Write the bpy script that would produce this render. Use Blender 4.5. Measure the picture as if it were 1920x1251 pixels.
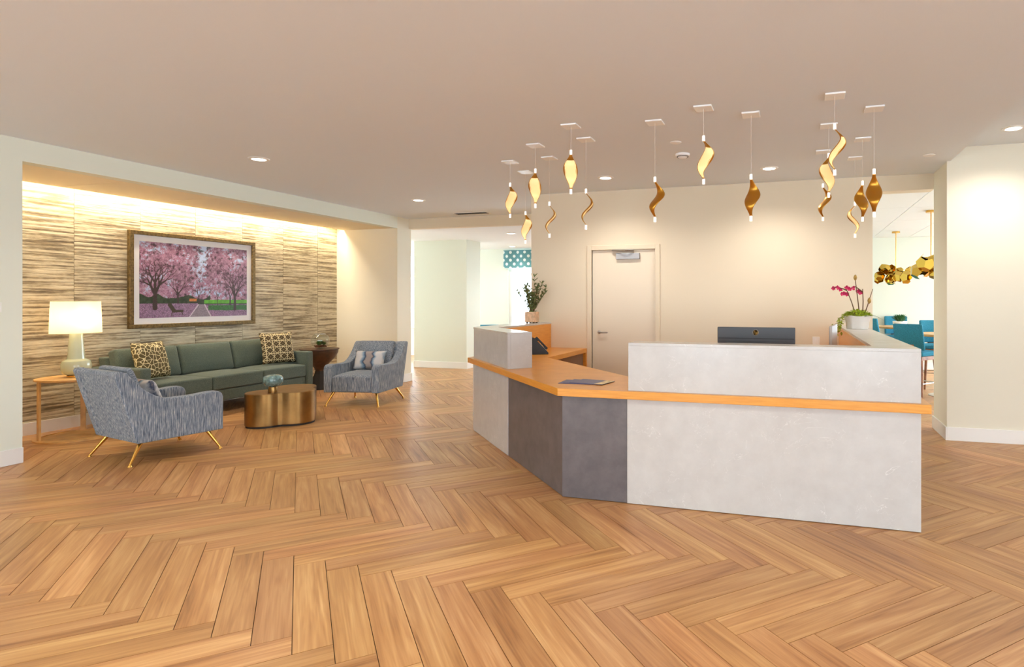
import bpy, bmesh, math, random
import numpy as np
from mathutils import Vector, Matrix
random.seed(7)
for o in list(bpy.data.objects): bpy.data.objects.remove(o)
S = bpy.context.scene
COL = S.collection
R = math.radians
# ---------------------------------------------------------------- camera
H = 1.425; FPX = 1109.5
cd = bpy.data.cameras.new('camera'); cam = bpy.data.objects.new('camera', cd); COL.objects.link(cam)
cam.location = (0, 0, H); cam.rotation_euler = (R(90), 0, R(16.24))
cd.sensor_width = 36; cd.lens = FPX / 1920 * 36
cd.shift_x = -(1170.3 - 960) / 1920; cd.shift_y = -(625.5 - 561.8) / 1920
cd.clip_start = .05; cd.clip_end = 100
S.camera = cam
# ---------------------------------------------------------------- world, exposure
w = bpy.data.worlds.new('world'); S.world = w; w.use_nodes = True
bg = w.node_tree.nodes['Background']; bg.inputs[0].default_value = (.74, .88, 1, 1); bg.inputs[1].default_value = 7.0
S.view_settings.view_transform = 'Standard'; S.view_settings.look = 'None'
S.view_settings.gamma = 1; S.view_settings.use_curve_mapping = False; S.view_settings.exposure = 0.74
S.cycles.use_denoising = True; S.cycles.max_bounces = 8; S.cycles.diffuse_bounces = 5
S.cycles.sample_clamp_indirect = 6; S.cycles.caustics_reflective = False; S.cycles.caustics_refractive = False
WARM = (1, .94, .85); DAY = (.95, .98, 1)
DOWNLIGHT_W = 38; COVE_W = 56; LAMP_W = 4.5

# ---------------------------------------------------------------- materials
def lin(c):
    return tuple(((v / 255) / 12.92 if v / 255 <= .04045 else ((v / 255 + .055) / 1.055) ** 2.4) for v in c) + (1,)
class NT:
    def __init__(s, name):
        s.m = bpy.data.materials.new(name); s.m.use_nodes = True; s.t = s.m.node_tree
        s.b = s.t.nodes['Principled BSDF']
    def n(s, typ, **kw):
        nd = s.t.nodes.new(typ)
        for k, v in kw.items():
            if k.startswith('_'): setattr(nd, k[1:], v)
            else: nd.inputs[k.replace('__', ' ')].default_value = v
        return nd
    def l(s, a, b): s.t.links.new(a, b)
    def ramp(s, fac, stops, interp='LINEAR'):
        r = s.t.nodes.new('ShaderNodeValToRGB'); r.color_ramp.interpolation = interp
        el = r.color_ramp.elements
        while len(el) < len(stops): el.new(.5)
        for e, (p, c) in zip(el, stops): e.position = p; e.color = c
        s.l(fac, r.inputs[0]); return r.outputs[0]
    def coord(s, scale=(1, 1, 1), kind='Object', rot=(0, 0, 0)):
        tc = s.t.nodes.new('ShaderNodeTexCoord'); mp = s.t.nodes.new('ShaderNodeMapping')
        mp.inputs['Scale'].default_value = scale; mp.inputs['Rotation'].default_value = rot
        s.l(tc.outputs[kind], mp.inputs['Vector']); return mp.outputs[0]
    def noise(s, vec, scale=5, detail=3, rough=.5, dist=0):
        nd = s.n('ShaderNodeTexNoise', Scale=scale, Detail=detail, Roughness=rough, Distortion=dist)
        if vec is not None: s.l(vec, nd.inputs['Vector'])
        return nd.outputs['Fac']
    def bump(s, fac, strength=.3, dist=.01):
        b = s.n('ShaderNodeBump', Strength=strength, Distance=dist); s.l(fac, b.inputs['Height']); s.l(b.outputs[0], s.b.inputs['Normal'])
def plain(name, c, rough=.5, metal=0, spec=.5, var=0, vscale=8, coat=0, bump=0, bscale=60):
    t = NT(name); t.b.inputs['Base Color'].default_value = lin(c); t.b.inputs['Roughness'].default_value = rough
    t.b.inputs['Metallic'].default_value = metal; t.b.inputs['Specular IOR Level'].default_value = spec
    t.b.inputs['Coat Weight'].default_value = coat
    if var:
        f = t.noise(t.coord(), vscale, 4)
        a = lin([max(0, v * (1 - var)) for v in c]); b = lin([min(255, v * (1 + var)) for v in c])
        t.l(t.ramp(f, [(.3, a), (.7, b)]), t.b.inputs['Base Color'])
    if bump: t.bump(t.noise(t.coord(), bscale, 3), bump, .004)
    return t.m
def emit(name, c, st):
    t = NT(name); t.b.inputs['Base Color'].default_value = lin(c); t.b.inputs['Emission Color'].default_value = lin(c)
    t.b.inputs['Emission Strength'].default_value = st; return t.m
M = {}
M['paint'] = plain('cream_wall_paint', (232, 226, 208), .85, spec=.2)
M['paint_green'] = plain('pale_sage_wall_paint', (228, 230, 216), .85, spec=.2)
M['paint_warm'] = plain('warm_beige_wall_paint', (228, 214, 190), .85, spec=.2)
M['ceil'] = plain('ceiling_paint', (228, 234, 240), .9, spec=.2)
M['ceil_white'] = plain('white_ceiling_tile', (238, 239, 238), .9, spec=.2, bump=.1, bscale=200)
M['ceil_cream'] = plain('alcove_ceiling_paint', (235, 222, 196), .85, spec=.2)
M['trim'] = plain('white_trim_paint', (240, 238, 234), .45)
M['grout'] = plain('dark_grout', (70, 48, 30), .9)
M['brass'] = plain('polished_brass', (222, 172, 88), .22, 1)
M['gold'] = plain('brushed_gold', (205, 150, 62), .36, 1)
M['polgold'] = plain('mirror_gold', (205, 172, 80), .1, 1)
M['bronze'] = plain('antique_bronze', (150, 116, 70), .3, 1, var=.12, vscale=5)
M['steel'] = plain('satin_steel', (190, 188, 184), .3, 1)
M['black'] = plain('black_plastic', (26, 26, 28), .4)
M['darkgrey'] = plain('charcoal_plastic', (62, 64, 68), .45)
M['white'] = plain('white_plastic', (240, 240, 238), .4)
M['plaster'] = plain('white_ceramic', (236, 232, 226), .5, bump=.2, bscale=30)
M['celadon'] = plain('celadon_glaze', (196, 204, 176), .12, coat=.6)
M['teal_glaze'] = plain('teal_glaze', (98, 128, 128), .12, coat=.8, var=.25, vscale=30)
M['walnut'] = plain('walnut_wood', (128, 78, 44), .45, var=.2, vscale=14)
M['darkwood'] = plain('dark_turned_wood', (74, 50, 34), .4, var=.3, vscale=10)
M['paleoak'] = plain('pale_oak', (206, 160, 98), .4, var=.08, vscale=10)
M['teal'] = plain('teal_upholstery', (52, 122, 146), .9, spec=.15, var=.12, vscale=120, bump=.2, bscale=300)
M['pebble'] = plain('brown_pebbles', (96, 52, 26), .5, var=.5, vscale=60)
M['leaf'] = plain('green_leaf', (62, 112, 44), .5, var=.3, vscale=20)
M['leaf_olive'] = plain('olive_leaf', (96, 108, 66), .55, var=.35, vscale=30)
M['leaf_lime'] = plain('lime_leaf', (158, 172, 50), .5, var=.3, vscale=40)
M['twig'] = plain('brown_twig', (110, 78, 52), .7)
M['pod'] = plain('dry_seed_pod', (176, 140, 72), .8, var=.2, vscale=60)
M['petal'] = plain('magenta_petal', (196, 36, 92), .6, var=.25, vscale=30)
M['moss'] = plain('green_moss', (74, 104, 44), .9, var=.3, vscale=80)
M['potwood'] = plain('pinkish_wood_pot', (214, 176, 142), .6, var=.12, vscale=20)
M['navy'] = plain('navy_paper', (62, 66, 112), .4)
M['paper'] = plain('printed_paper', (216, 176, 128), .4, var=.3, vscale=25)
M['lens'] = emit('lit_lens', (255, 244, 225), 9)
M['led'] = emit('led_strip', (255, 230, 185), 14)
M['tip'] = plain('frosted_acrylic_tip', (250, 248, 244), .3)
M['tip'].node_tree.nodes['Principled BSDF'].inputs['Emission Color'].default_value = (1, .95, .86, 1)
M['tip'].node_tree.nodes['Principled BSDF'].inputs['Emission Strength'].default_value = .45
M['glow'] = emit('lit_diffuser', (252, 222, 158), .25)
M['cable'] = plain('clear_cable', (225, 222, 216), .4)
M['rubber'] = plain('dark_base', (40, 32, 26), .7)
M['screen'] = plain('dark_screen', (22, 24, 28), .15)
def thin_glass(name, tint=(1, 1, 1, 1), refl=.06):
    t = NT(name); tr = t.n('ShaderNodeBsdfTransparent'); tr.inputs[0].default_value = tint
    g = t.n('ShaderNodeBsdfGlossy', Roughness=.02); lf_ = t.n('ShaderNodeLayerWeight', Blend=.5); pw2 = t.n('ShaderNodeMath', _operation='POWER'); pw2.inputs[1].default_value = 4; t.l(lf_.outputs['Facing'], pw2.inputs[0])
    lw = t.n('ShaderNodeMath', _operation='MULTIPLY_ADD'); lw.inputs[1].default_value = .6; lw.inputs[2].default_value = refl; t.l(pw2.outputs[0], lw.inputs[0])
    mx = t.n('ShaderNodeMixShader'); t.l(lw.outputs[0], mx.inputs[0]); t.l(tr.outputs[0], mx.inputs[1]); t.l(g.outputs[0], mx.inputs[2])
    t.l(mx.outputs[0], t.t.nodes['Material Output'].inputs[0]); return t.m
M['glass'] = thin_glass('clear_glass', (.90, .93, .92, 1), .14); M['pane'] = thin_glass('window_glass')
# linen shade lit from inside
t = NT('linen_shade'); t.b.inputs['Base Color'].default_value = lin((250, 236, 208)); t.b.inputs['Roughness'].default_value = .9
tr = t.n('ShaderNodeBsdfTranslucent'); tr.inputs[0].default_value = lin((255, 238, 205))
mx = t.n('ShaderNodeMixShader'); mx.inputs[0].default_value = .55
t.l(t.b.outputs[0], mx.inputs[1]); t.l(tr.outputs[0], mx.inputs[2]); t.l(mx.outputs[0], t.t.nodes['Material Output'].inputs[0]); M['shade'] = t.m
# white quartz with thin pale veins
def quartz():
    t = NT('pale_quartz'); v = t.coord()
    f = t.noise(v, 7, 6, .65)
    base = t.ramp(f, [(.3, lin((186, 182, 178))), (.7, lin((196, 193, 189)))])
    d = t.noise(v, 3.2, 5, .6, 1.2)
    mth = t.n('ShaderNodeMath', _operation='SUBTRACT'); mth.inputs[1].default_value = .5; t.l(d, mth.inputs[0])
    ab = t.n('ShaderNodeMath', _operation='ABSOLUTE'); t.l(mth.outputs[0], ab.inputs[0])
    vein = t.ramp(ab.outputs[0], [(0, (1, 1, 1, 1)), (.0035, (0, 0, 0, 1))])
    brk = t.ramp(t.noise(v, 4.5, 2), [(.42, (0, 0, 0, 1)), (.62, (.45, .45, .45, 1))])
    mm = t.n('ShaderNodeMath', _operation='MULTIPLY'); t.l(vein, mm.inputs[0]); t.l(brk, mm.inputs[1])
    mix = t.n('ShaderNodeMixRGB'); mix.inputs[2].default_value = lin((238, 236, 232))
    t.l(mm.outputs[0], mix.inputs[0]); t.l(base, mix.inputs[1]); t.l(mix.outputs[0], t.b.inputs['Base Color'])
    t.b.inputs['Roughness'].default_value = .22; return t.m
M['quartz'] = quartz()
def slate():
    t = NT('dark_slate_laminate'); f = t.noise(t.coord(), 6, 7, .65)
    t.l(t.ramp(f, [(.3, lin((84, 78, 80))), (.7, lin((108, 101, 102)))]), t.b.inputs['Base Color'])
    t.b.inputs['Roughness'].default_value = .35; return t.m
M['slate'] = slate()
def honey():
    t = NT('honey_maple'); f = t.noise(t.coord((2, 2, 30)), 3, 4, .6)
    t.l(t.ramp(f, [(.3, lin((208, 138, 50))), (.7, lin((224, 156, 66)))]), t.b.inputs['Base Color'])
    t.b.inputs['Roughness'].default_value = .28; return t.m
M['maple'] = honey()
def plankmat(name, island):
    t = NT(name)
    if island: rnd = t.n('ShaderNodeNewGeometry').outputs['Random Per Island']
    else: rnd = t.n('ShaderNodeObjectInfo').outputs['Random']
    uv = t.n('ShaderNodeUVMap').outputs[0]
    off = t.n('ShaderNodeVectorMath', _operation='SCALE'); off.inputs[0].default_value = (37, 91, 13); t.l(rnd, off.inputs['Scale'])
    add = t.n('ShaderNodeVectorMath', _operation='ADD'); t.l(uv, add.inputs[0]); t.l(off.outputs[0], add.inputs[1])
    def mp(sc):
        m = t.n('ShaderNodeMapping'); m.inputs['Scale'].default_value = sc; t.l(add.outputs[0], m.inputs[0]); return m.outputs[0]
    fine = t.noise(mp((3, 150, 1)), 1.0, 3, .6)
    ring = t.noise(mp((1.3, 26, 1)), 1.0, 2, .5, 1.4)
    broad = t.noise(mp((.8, 9, 1)), 1.0, 3, .55, .9)
    m1 = t.n('ShaderNodeMath', _operation='MULTIPLY'); m1.inputs[1].default_value = .42; t.l(ring, m1.inputs[0])
    m2 = t.n('ShaderNodeMath', _operation='MULTIPLY_ADD'); m2.inputs[1].default_value = .16; t.l(fine, m2.inputs[0]); t.l(m1.outputs[0], m2.inputs[2])
    m3 = t.n('ShaderNodeMath', _operation='MULTIPLY_ADD'); m3.inputs[1].default_value = .5; t.l(broad, m3.inputs[0]); t.l(m2.outputs[0], m3.inputs[2])
    col = t.ramp(m3.outputs[0], [(.34, lin((130, 88, 50))), (.46, lin((168, 119, 72))), (.57, lin((187, 139, 88))), (.72, lin((208, 165, 113)))])
    # each plank a little lighter or darker, redder or yellower
    hsv = t.n('ShaderNodeHueSaturation'); t.l(col, hsv.inputs['Color'])
    r1 = t.n('ShaderNodeMapRange'); r1.inputs['To Min'].default_value = .86; r1.inputs['To Max'].default_value = 1.1; t.l(rnd, r1.inputs[0]); t.l(r1.outputs[0], hsv.inputs['Value'])
    fr = t.n('ShaderNodeMath', _operation='FRACT'); mu = t.n('ShaderNodeMath', _operation='MULTIPLY'); mu.inputs[1].default_value = 17.3; t.l(rnd, mu.inputs[0]); t.l(mu.outputs[0], fr.inputs[0])
    r2 = t.n('ShaderNodeMapRange'); r2.inputs['To Min'].default_value = .494; r2.inputs['To Max'].default_value = .504; t.l(fr.outputs[0], r2.inputs[0]); t.l(r2.outputs[0], hsv.inputs['Hue'])
    t.l(hsv.outputs[0], t.b.inputs['Base Color'])
    t.b.inputs['Roughness'].default_value = .38; t.b.inputs['Specular IOR Level'].default_value = .45
    t.bump(fine, .08, .001); return t.m
M['plank'] = plankmat('oak_plank', False); M['plank_far'] = plankmat('oak_plank_rest', True)
def wallcover():
    t = NT('ribbed_wallcovering'); inf = t.n('ShaderNodeObjectInfo').outputs['Random']
    tc = t.n('ShaderNodeTexCoord'); off = t.n('ShaderNodeVectorMath', _operation='SCALE'); off.inputs[0].default_value = (0, 31, 57); t.l(inf, off.inputs['Scale'])
    ad = t.n('ShaderNodeVectorMath', _operation='ADD'); t.l(tc.outputs['Object'], ad.inputs[0]); t.l(off.outputs[0], ad.inputs[1])
    def mp(sc):
        m = t.n('ShaderNodeMapping'); m.inputs['Scale'].default_value = sc; t.l(ad.outputs[0], m.inputs[0]); return m.outputs[0]
    rib = t.noise(mp((1, 1.5, 40)), 1, 2, .5, .1)
    fib = t.noise(mp((1, 14, 60)), 1, 3, .6)
    patch = t.noise(mp((1, 2.5, 5)), 1, 3, .6)
    a = t.n('ShaderNodeMath', _operation='MULTIPLY_ADD'); a.inputs[1].default_value = .3; t.l(fib, a.inputs[0]); t.l(rib, a.inputs[2])
    b = t.n('ShaderNodeMath', _operation='MULTIPLY_ADD'); b.inputs[1].default_value = .28; t.l(patch, b.inputs[0]); t.l(a.outputs[0], b.inputs[2])
    t.l(t.ramp(b.outputs[0], [(.58, lin((112, 98, 78))), (.72, lin((158, 144, 118))), (.82, lin((202, 190, 162))), (1, lin((224, 214, 188)))]), t.b.inputs['Base Color'])
    t.b.inputs['Roughness'].default_value = .42; t.b.inputs['Specular IOR Level'].default_value = .6
    t.bump(a.outputs[0], .7, .012); return t.m
M['wallcover'] = wallcover()
def streak(name, stops, sc=(70, 70, 7), rough=.95):
    t = NT(name); v = t.coord(sc); f = t.noise(v, 1, 4, .7)
    t.l(t.ramp(f, stops), t.b.inputs['Base Color']); t.b.inputs['Roughness'].default_value = rough; t.b.inputs['Specular IOR Level'].default_value = .15
    t.b.inputs['Sheen Weight'].default_value = .15; t.bump(f, .35, .004); return t.m
M['blue'] = streak('blue_strie_fabric', [(.30, lin((62, 70, 84))), (.43, lin((104, 115, 130))), (.55, lin((142, 150, 160))), (.70, lin((204, 202, 198)))], (130, 130, 9))
M['green'] = streak('sage_tweed', [(.3, lin((66, 77, 71))), (.55, lin((93, 103, 92))), (.75, lin((120, 126, 108)))], (160, 160, 160))
def lumbar():
    t = NT('striped_cushion_fabric'); v = t.coord((1, 1, 1))
    sx = t.n('ShaderNodeSeparateXYZ'); t.l(v, sx.inputs[0])
    nz = t.noise(t.coord((3, 14, 14)), 1, 3, .6)
    a = t.n('ShaderNodeMath', _operation='MULTIPLY_ADD'); a.inputs[1].default_value = .10; t.l(nz, a.inputs[0]); t.l(sx.outputs[0], a.inputs[2])
    mr = t.n('ShaderNodeMapRange'); mr.inputs['From Min'].default_value = -.22; mr.inputs['From Max'].default_value = .32; t.l(a.outputs[0], mr.inputs[0])
    n1, p1, b1, g1 = lin((52, 66, 92)), lin((202, 200, 200)), lin((118, 146, 170)), lin((158, 146, 142))
    t.l(t.ramp(mr.outputs[0], [(.02, n1), (.08, b1), (.15, p1), (.28, p1), (.34, b1), (.37, n1), (.42, g1), (.55, g1), (.58, n1), (.63, b1), (.70, p1), (.84, p1), (.90, n1), (.96, g1)]), t.b.inputs['Base Color'])
    t.b.inputs['Roughness'].default_value = .8; return t.m
M['lumbar'] = lumbar()
def lattice(name, c0, c1, warp):
    t = NT(name); v = t.coord((21, 21, 21) if warp > .1 else (11, 11, 11))
    vo = t.n('ShaderNodeTexVoronoi', _feature='DISTANCE_TO_EDGE', Scale=1.0, Randomness=warp); t.l(v, vo.inputs['Vector'])
    vo.voronoi_dimensions = '3D'
    if warp < .1:
        # grid of linked squares with a cross in each
        br = t.n('ShaderNodeSeparateXYZ'); t.l(v, br.inputs[0])
        outs = []
        for k in (0, 2):
            fr = t.n('ShaderNodeMath', _operation='PINGPONG'); fr.inputs[1].default_value = .5; t.l(br.outputs[k], fr.inputs[0])
            outs.append(fr.outputs[0])
        mn = t.n('ShaderNodeMath', _operation='MINIMUM'); t.l(outs[0], mn.inputs[0]); t.l(outs[1], mn.inputs[1])
        ad = t.n('ShaderNodeMath', _operation='ADD'); t.l(outs[0], ad.inputs[0]); t.l(outs[1], ad.inputs[1])
        e = t.n('ShaderNodeMath', _operation='PINGPONG'); e.inputs[1].default_value = .25; t.l(ad.outputs[0], e.inputs[0])
        fac = t.n('ShaderNodeMath', _operation='MINIMUM'); t.l(mn.outputs[0], fac.inputs[0]); t.l(e.outputs[0], fac.inputs[1])
        f, cut = fac.outputs[0], .03
    else: f, cut = vo.outputs['Distance'], .045
    t.l(t.ramp(f, [(cut, c1), (cut + .03, c0)]), t.b.inputs['Base Color']); t.b.inputs['Roughness'].default_value = .75; return t.m
M['cush_web'] = lattice('olive_web_cushion', lin((88, 74, 36)), lin((222, 206, 158)), .8)
M['cush_grid'] = lattice('brown_lattice_cushion', lin((74, 58, 30)), lin((220, 204, 160)), 0)
def valance():
    t = NT('teal_dotted_fabric'); v = t.coord((7.5, 7.5, 7.5), rot=(0, R(45), 0))
    s_ = t.n('ShaderNodeSeparateXYZ'); t.l(v, s_.inputs[0]); outs = []
    for k in (0, 2):
        pp = t.n('ShaderNodeMath', _operation='PINGPONG'); pp.inputs[1].default_value = .5; t.l(s_.outputs[k], pp.inputs[0])
        sq = t.n('ShaderNodeMath', _operation='POWER'); sq.inputs[1].default_value = 2; t.l(pp.outputs[0], sq.inputs[0]); outs.append(sq.outputs[0])
    ad = t.n('ShaderNodeMath', _operation='ADD'); t.l(outs[0], ad.inputs[0]); t.l(outs[1], ad.inputs[1])
    t.l(t.ramp(ad.outputs[0], [(.06, lin((228, 234, 230))), (.078, lin((96, 146, 152)))]), t.b.inputs['Base Color']); t.b.inputs['Roughness'].default_value = .9; return t.m
M['valance'] = valance()
t = NT('printed_photograph'); ca = t.n('ShaderNodeVertexColor', _layer_name='ink'); t.l(ca.outputs[0], t.b.inputs['Base Color']); t.b.inputs['Roughness'].default_value = .35; M['print'] = t.m

# ---------------------------------------------------------------- mesh helpers
class MB:
    def __init__(s): s.v = []; s.f = []
    def add(s, vs, fs):
        o = len(s.v); s.v += [tuple(p) for p in vs]; s.f += [tuple(i + o for i in f) for f in fs]; return s
    def box(s, x0, x1, y0, y1, z0, z1, mtx=None):
        vs = [Vector((x, y, z)) for z in (z0, z1) for x, y in ((x0, y0), (x1, y0), (x1, y1), (x0, y1))]
        if mtx is not None: vs = [mtx @ p for p in vs]
        return s.add(vs, [(3, 2, 1, 0), (4, 5, 6, 7), (0, 1, 5, 4), (1, 2, 6, 5), (2, 3, 7, 6), (3, 0, 4, 7)])
    def prism(s, poly, z0, z1, tf=None):
        n = len(poly)
        ar = sum(poly[i][0] * poly[(i + 1) % n][1] - poly[(i + 1) % n][0] * poly[i][1] for i in range(n))
        if ar < 0: poly = poly[::-1]
        vs = [Vector((x, y, z0)) for x, y in poly] + [Vector((x, y, z1)) for x, y in poly]
        if tf: vs = [Vector(tf(p)) for p in vs]
        return s.add(vs, [tuple(range(n))[::-1], tuple(range(n, 2 * n))] + [(i, (i + 1) % n, n + (i + 1) % n, n + i) for i in range(n)])
    def lathe(s, prof, n=32, c=(0, 0, 0), sx=1, sy=1, cap=True):
        vs = []; fs = []
        for r, z in prof:
            for k in range(n):
                a = 2 * math.pi * k / n; vs.append((c[0] + r * math.cos(a) * sx, c[1] + r * math.sin(a) * sy, c[2] + z))
        for j in range(len(prof) - 1):
            for k in range(n): fs.append((j * n + k, j * n + (k + 1) % n, (j + 1) * n + (k + 1) % n, (j + 1) * n + k))
        if prof[0][0] > 1e-6: fs.append(tuple(range(n))[::-1])
        if prof[-1][0] > 1e-6 and cap: fs.append(tuple((len(prof) - 1) * n + k for k in range(n)))
        return s.add(vs, fs)
    def tube(s, pts, r, n=8):
        pts = [Vector(p) for p in pts]; rs = r if isinstance(r, (list, tuple)) else [r] * len(pts)
        vs = []; fs = []; up = None
        for i, p in enumerate(pts):
            d = (pts[min(i + 1, len(pts) - 1)] - pts[max(i - 1, 0)]).normalized()
            if up is None: up = Vector((1, 0, 0)) if abs(d.x) < .9 else Vector((0, 1, 0))
            a = (up - d * up.dot(d)).normalized(); up = a; b = d.cross(a)
            for k in range(n):
                t = 2 * math.pi * k / n; vs.append(p + (a * math.cos(t) + b * math.sin(t)) * rs[i])
        for i in range(len(pts) - 1):
            for k in range(n): fs.append((i * n + k, i * n + (k + 1) % n, (i + 1) * n + (k + 1) % n, (i + 1) * n + k))
        fs += [tuple(range(n))[::-1], tuple((len(pts) - 1) * n + k for k in range(n))]
        return s.add(vs, fs)
    def leaf(s, p, d, L, wd, up=Vector((0, 0, 1)), droop=.15):
        d = d.normalized(); sd = d.cross(up)
        if sd.length < 1e-3: sd = Vector((1, 0, 0))
        sd.normalize(); nm = sd.cross(d)
        q = lambda t, k, h: p + d * (L * t) + sd * (wd * k) + nm * (h * wd) - Vector((0, 0, 1)) * (droop * L * t * t)
        return s.add([q(0, 0, 0), q(.35, -.5, .18), q(.4, 0, 0), q(.35, .5, .18), q(.75, -.32, .1), q(.78, 0, 0), q(.75, .32, .1), q(1, 0, 0)],
                     [(0, 2, 1), (0, 3, 2), (1, 2, 5, 4), (2, 3, 6, 5), (4, 5, 7), (5, 6, 7)])
    def build(s, name, mat, parent=None, smooth=False, bevel=0, seg=3, loc=None, rz=None, sub=0):
        me = bpy.data.meshes.new(name); me.from_pydata(s.v, [], s.f); me.update()
        bm = bmesh.new(); bm.from_mesh(me); bmesh.ops.recalc_face_normals(bm, faces=bm.faces); bm.to_mesh(me); bm.free()
        me.materials.append(M[mat] if isinstance(mat, str) else mat)
        o = bpy.data.objects.new(name, me); COL.objects.link(o)
        if parent: o.parent = parent
        if smooth or bevel:
            for p in me.polygons: p.use_smooth = True
        if bevel:
            b = o.modifiers.new('bevel', 'BEVEL'); b.width = bevel; b.segments = seg; b.limit_method = 'ANGLE'; b.angle_limit = R(35); b.harden_normals = True
        elif smooth and sub == 0:
            try: me.set_sharp_from_angle(angle=R(40))
            except Exception: pass
        if sub:
            m = o.modifiers.new('sub', 'SUBSURF'); m.levels = sub; m.render_levels = sub
        if loc is not None: o.location = loc
        if rz is not None: o.rotation_euler = (0, 0, rz)
        return o
def tag(o, label=None, cat=None, group=None, kind=None):
    if label: o['label'] = label
    if cat: o['category'] = cat
    if group: o['group'] = group
    if kind: o['kind'] = kind
    return o
def empty(name, loc=(0, 0, 0), rz=0):
    o = bpy.data.objects.new(name, None); COL.objects.link(o); o.location = loc; o.rotation_euler = (0, 0, rz); o.empty_display_size = .1; return o
def box(name, x0, x1, y0, y1, z0, z1, mat, parent=None, bevel=0, seg=3):
    # the object's origin sits at the middle of its base so that object texture coordinates are its own
    cx, cy = (x0 + x1) / 2, (y0 + y1) / 2
    return MB().box(x0 - cx, x1 - cx, y0 - cy, y1 - cy, 0, z1 - z0).build(name, mat, parent, bevel=bevel, seg=seg, loc=(cx, cy, z0))
def struct(o): o['kind'] = 'structure'; return o
def copy_tree(o, parent=None):
    c = o.copy(); COL.objects.link(c); c.parent = parent
    for ch in list(o.children): copy_tree(ch, c)
    return c
def light(name, typ, loc, energy, color, parent=None, size=.1, size_y=None, spot=None, rot=(0, 0, 0), blend=.6):
    d = bpy.data.lights.new(name, typ); d.energy = energy; d.color = color
    if typ == 'AREA':
        d.size = size; d.shape = 'DISK' if size_y is None else 'RECTANGLE'
        if size_y: d.size_y = size_y
    else: d.shadow_soft_size = size
    if spot: d.spot_size = R(spot); d.spot_blend = blend
    o = bpy.data.objects.new(name, d); COL.objects.link(o); o.location = loc; o.rotation_euler = rot
    if parent: o.parent = parent
    return o
# ================================================================ SETTING
ZC = 2.83                                    # main ceiling
YB = 7.28                                    # back wall
XL = -6.5                                    # left pillar / beam face
# ---- floor: herringbone planks 0.15 x 0.90 at 45 degrees
fl = struct(MB().box(-12, 8, -5, 16, -.06, -.006).build('floor', 'grout'))
W_, L_ = .15, .90
gap = .0016
pm = MB().box(gap - W_ / 2, W_ / 2 - gap, gap - L_ / 2, L_ / 2 - gap, -.012, 0)
pme = bpy.data.meshes.new('plank'); pme.from_pydata(pm.v, [], pm.f); pme.update(); pme.materials.append(M['plank'])
uvl = pme.uv_layers.new(name='UVMap')
for lp in pme.loops: co = pme.vertices[lp.vertex_index].co; uvl.data[lp.index].uv = (co.y, co.x)
PH = R(16.24); cs, sn = math.cos(PH), math.sin(PH)
def px(x, y, z=0):
    X = x * cs + y * sn; Y = -x * sn + y * cs
    return (1170.3 + FPX * X / Y, 561.8 + FPX * (H - z) / Y, Y) if Y > .2 else None
Yc = FPX * H / (995 - 561.8); Xc = (240 - 1170.3) / FPX * Yc
T0 = Vector((Xc * cs - Yc * sn, Xc * sn + Yc * cs))
U = Vector((math.cos(R(45)), math.sin(R(45)))); V = Vector((-math.sin(R(45)), math.cos(R(45))))
planks = []
for i in range(-120, 140):
    for k in range(-14, 15):
        u0 = (12 * k + i) * W_; v0 = -i * W_
        for kind in 'AB':
            if kind == 'A': cu, cv, rot = u0 - W_ / 2, v0 - L_ / 2, R(45)
            else: cu, cv, rot = u0 + L_ / 2, v0 - W_ / 2, R(-45)
            p = T0 + U * cu + V * cv
            if not (-11.5 < p.x < 7.2 and -4.4 < p.y < 14.5): continue
            q = px(p.x, p.y)
            vis = 0
            if q and -250 < q[0] < 2170 and q[1] < 1420:
                occl = (p.x < -7.85) or (p.y > 6.75 and p.x > 1.5 and p.y < 7.2) or (p.y > 7.2 and -3.3 < p.x < .8) or (-2.2 < p.x < .7 and 4.1 < p.y)
                vis = 0 if occl else FPX ** 2 * W_ * L_ * H / q[2] ** 3
                if q[1] > 1290 or q[0] < -60 or q[0] > 1980: vis *= .3
            planks.append((vis, p.x, p.y, rot))
planks.sort(reverse=True)
for vis, x, y, rot in planks[:300]:
    o = bpy.data.objects.new('plank', pme); COL.objects.link(o); o.parent = fl; o.location = (x, y, 0); o.rotation_euler = (0, 0, rot)
rest = MB(); ruv = []
for vis, x, y, rot in planks[300:]:
    mt = Matrix.Translation((x, y, 0)) @ Matrix.Rotation(rot, 4, 'Z')
    o0 = len(rest.v); rest.add([mt @ Vector(p) for p in pm.v], pm.f)
    ruv += [(p[1], p[0]) for p in pm.v]
rme = bpy.data.meshes.new('planks'); rme.from_pydata(rest.v, [], rest.f); rme.update(); rme.materials.append(M['plank_far'])
ul = rme.uv_layers.new(name='UVMap'); vi = np.zeros(len(rme.loops), np.int32); rme.loops.foreach_get('vertex_index', vi)
ul.data.foreach_set('uv', np.array(ruv, np.float32)[vi].ravel())
ro = bpy.data.objects.new('planks', rme); COL.objects.link(ro); ro.parent = fl; ro['kind'] = 'stuff'

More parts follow.
